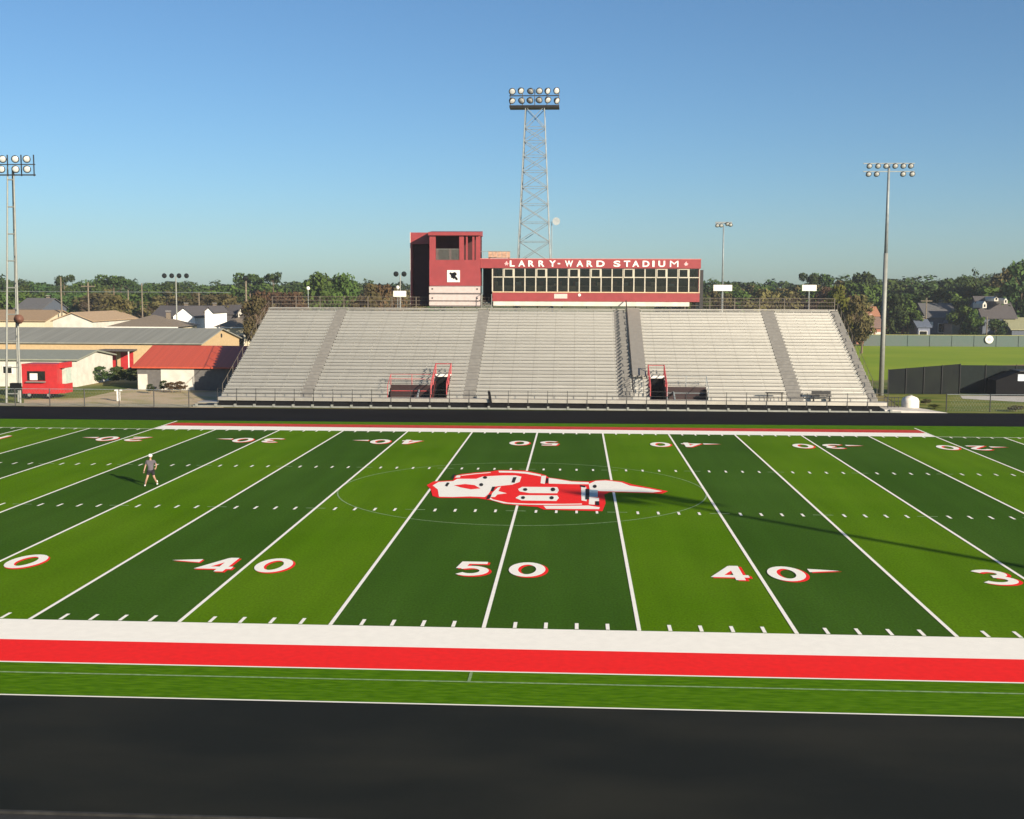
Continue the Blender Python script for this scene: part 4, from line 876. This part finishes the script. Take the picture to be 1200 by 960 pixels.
def zone(u):
    if u < 200: return 'at the far left behind the low roofs'
    if u < 320: return 'between the dark roofed houses and the grandstand'
    if u < 490: return 'above the left half of the grandstand'
    if u < 820: return 'behind the press box'
    if u < 1000: return 'above the right half of the grandstand'
    return 'beyond the outfield wall'
KL = {('dark', 'round'): 'dark green leafy tree', ('green', 'round'): 'mid green leafy tree', ('olive', 'round'): 'thin olive brown tree', ('brown', 'round'): 'rusty brown tree', ('bright', 'round'): 'yellow green tree', ('dark', 'pine'): 'dark narrow pine', ('green', 'pine'): 'lighter green pine'}
rt = random.Random(21)
PL = {('dark', 'round'): 'dark green leafy trees', ('green', 'round'): 'mid green leafy trees', ('olive', 'round'): 'olive brown trees', ('brown', 'round'): 'rusty brown trees', ('bright', 'round'): 'yellow green trees', ('dark', 'pine'): 'dark pines', ('green', 'pine'): 'lighter pines'}
def tuv(u, vt, y, kind, style, W=None, label=None):
    p = at(u, vt, y); lb = label or KL[(kind, style)]+' in the tree line '+zone(u)
    tree(kind, style, p.x, y, p.z, W, lb, None if label else PL[(kind, style)]+' '+zone(u), rt)
def top_v(u):
    pts = [(-60, 326), (0, 325), (40, 327), (60, 332), (100, 329), (130, 326), (165, 329), (210, 330), (260, 332), (300, 328), (340, 331), (380, 326), (420, 329), (480, 333), (600, 333), (820, 326), (860, 330), (900, 329), (940, 330), (1000, 322), (1050, 327), (1100, 325), (1150, 323), (1200, 318), (1260, 316)]
    for (a, b), (c, d) in zip(pts, pts[1:]):
        if a <= u <= c: return b+(d-b)*(u-a)/(c-a)
    return 328
u = -50
while u < 1255:       # far row
    if not 520 < u < 790: tuv(u, top_v(u)+rt.uniform(-1, 4), 330+rt.uniform(-20, 25), 'dark', rt.choice(('round', 'round', 'pine')), rt.uniform(11, 15))
    u += rt.uniform(11, 16)
u = -50
while u < 1255:       # middle row
    if not 500 < u < 805: 
        r = rt.random(); kd = 'green' if r < .55 else 'dark'
        if 330 < u < 350 or 400 < u < 480 or 850 < u < 1000: kd = 'olive' if r < .6 else 'green'
        tuv(u, top_v(u)+rt.uniform(1, 8), 270+rt.uniform(-15, 20), kd, 'round' if rt.random() < .7 or kd == 'olive' else 'pine', rt.uniform(9.5, 13.5))
    u += rt.uniform(13, 19)
u = -50
while u < 1255:       # near row: lower
    if not 490 < u < 815:
        r = rt.random()
        if 110 < u < 320: kd = 'olive' if r < .62 else 'green'
        elif 320 <= u < 500: kd = 'brown' if r < .45 else 'olive'
        elif 815 <= u < 1030: kd = 'brown' if r < .3 else ('olive' if r < .75 else 'green')
        elif u >= 1030: kd = 'green' if r < .6 else 'dark'
        else: kd = 'green' if r < .8 else 'dark'
        tuv(u, top_v(u)+rt.uniform(9, 19), 222+rt.uniform(-7, 16), kd, 'round', rt.uniform(8, 12))
    u += rt.uniform(12, 18)
tuv(320, 319, 240, 'dark', 'umbrella', 4.5, 'flat topped dark pine standing clear above the left end of the grandstand')
tuv(291, 321, 245, 'dark', 'umbrella', 8, 'broad dark umbrella pine right of the slim lamp pole')
tuv(131, 323, 250, 'dark', 'umbrella', 9, 'dark rounded pine top above the left roofs')
tuv(74, 322, 252, 'dark', 'umbrella', 5, 'dark pine top behind the grey utility pole')
tuv(378, 320, 190, 'green', 'round', 8, 'large green tree left of the other in the pair above the left grandstand')
tuv(398, 321, 192, 'green', 'round', 8, 'large green tree right of the other in the pair above the left grandstand')
tuv(435, 332, 150, 'olive', 'round', 8, 'olive tree close behind the left grandstand rail')
tuv(453, 333, 152, 'brown', 'round', 7, 'brown bush like tree close behind the rail left of the red tower')
tuv(345, 343, 150, 'brown', 'round', 8, 'reddish bare tree low behind the left grandstand rail')
tuv(303, 341, 150, 'brown', 'round', 6, 'brown tree beside the upper left corner of the grandstand')
tuv(300, 345, 130, 'olive', 'round', 5, 'short olive tree between the cream house and the grandstand')
tuv(135, 345, 160, 'olive', 'round', 8, 'pale bare tree behind the brown hip roof')
tuv(265, 343, 190, 'olive', 'round', 8, 'olive tree over the dark ridge of the left houses')
tuv(950, 320, 250, 'dark', 'umbrella', 5, 'small dark pine top right of the far sign board')
tuv(963, 321, 252, 'dark', 'umbrella', 6, 'rounded dark pine top above the right grandstand')
tuv(1014, 318, 250, 'dark', 'round', 9, 'dark domed tree left of the right floodlight pole')
tuv(985, 334, 150, 'bright', 'round', 6, 'yellow green tree behind the right end of the grandstand')
tuv(975, 341, 152, 'bright', 'round', 6, 'low yellow green tree behind the right rail')
tuv(1012, 345, 160, 'olive', 'round', 6, 'olive brown tree right of the grandstand corner')
tuv(1003, 345, 145, 'olive', 'round', 4.5, 'olive leaved tree at the upper right corner of the grandstand')
tuv(1050, 344, 200, 'dark', 'round', 7, 'dark tree directly right of the steel floodlight pole')
tuv(1064, 350, 200, 'green', 'round', 7, 'green tree left of the blue grey shed')
tuv(1143, 320, 240, 'dark', 'pine', 5, 'pointed dark pine above the slate house')
tuv(1128, 323, 245, 'dark', 'round', 8, 'dark tree left of the pointed pine')
tuv(1130, 358, 196, 'green', 'round', 6, 'green tree between the slate house and the large house')
tuv(1143, 362, 194, 'green', 'round', 5, 'small green tree touching the large dark house')
tuv(1168, 374, 191, 'dark', 'round', 5, 'small dark tree before the large dark roofed house')
tuv(1180, 314, 225, 'olive', 'round', 10, 'grey olive tree rising at the right edge')
tuv(1200, 304, 205, 'dark', 'round', 11, 'tall dark tree cut by the right edge')
tuv(1211, 330, 215, 'olive', 'round', 9, 'olive tree in front of the tall dark tree at the right edge')
# shrubs
shp = MB
def shrub(u, v, w_, h_, kd, label, group=None):
    p = gnd(u, v); cm, tm = PROTO[(kd, 'round')][0]; T = thing('shrub', (p.x, p.y, 0), label, 'shrub', group); T.scale = (w_/8, w_/8, h_/10)
    for me, n in ((cm, 'foliage'), (tm, 'stem')): o = bpy.data.objects.new(n, me); COL.objects.link(o); o.parent = T
shrub(192, 459, 1.3, 1.1, 'dark', 'dark shrub at the left corner of the pavilion door'); shrub(202, 460, 1.6, 1.0, 'brown', 'brown shrub before the pavilion roller door'); shrub(212, 460, 1.5, 1.1, 'brown', 'second brown shrub before the pavilion roller door'); shrub(176, 461, 1.1, .9, 'dark', 'low dark shrub by the white pavilion door')
shrub(1085, 474, 1.2, .5, 'olive', 'low olive weed clump right of the white tank'); shrub(1095, 479, 1.5, .4, 'bright', 'bright weed clump by the track right of the grandstand'); shrub(1190, 482, 1.8, .5, 'olive', 'low weed clump by the right fence')
hd = gnd(140, 449); hg = thing('hedge', (hd.x-1, hd.y, 0), 'low dark green hedge in front of the tan school building', 'hedge')
for i in range(5):
    o = bpy.data.objects.new('foliage', PROTO[('dark', 'round')][0][0]); COL.objects.link(o); o.parent = hg; o.location = (-3+i*1.9, 0, -.2); o.scale = (.36, .25, .2)

# ---------------------------------------------------------------- air
hz = MB().box(-420, 420, -60, 520, -1.1, 40).build('haze', bpy.data.materials.new('haze')); tag(hz, kind='stuff')
hm = hz.data.materials[0]; hm.use_nodes = True; ht = hm.node_tree; ht.nodes.remove(ht.nodes['Principled BSDF'])
hv = ht.nodes.new('ShaderNodeVolumePrincipled'); hv.inputs['Color'].default_value = (.85, .9, .95, 1); hv.inputs['Density'].default_value = .0003; hv.inputs['Anisotropy'].default_value = .3
ht.links.new(hv.outputs[0], ht.nodes['Material Output'].inputs['Volume'])
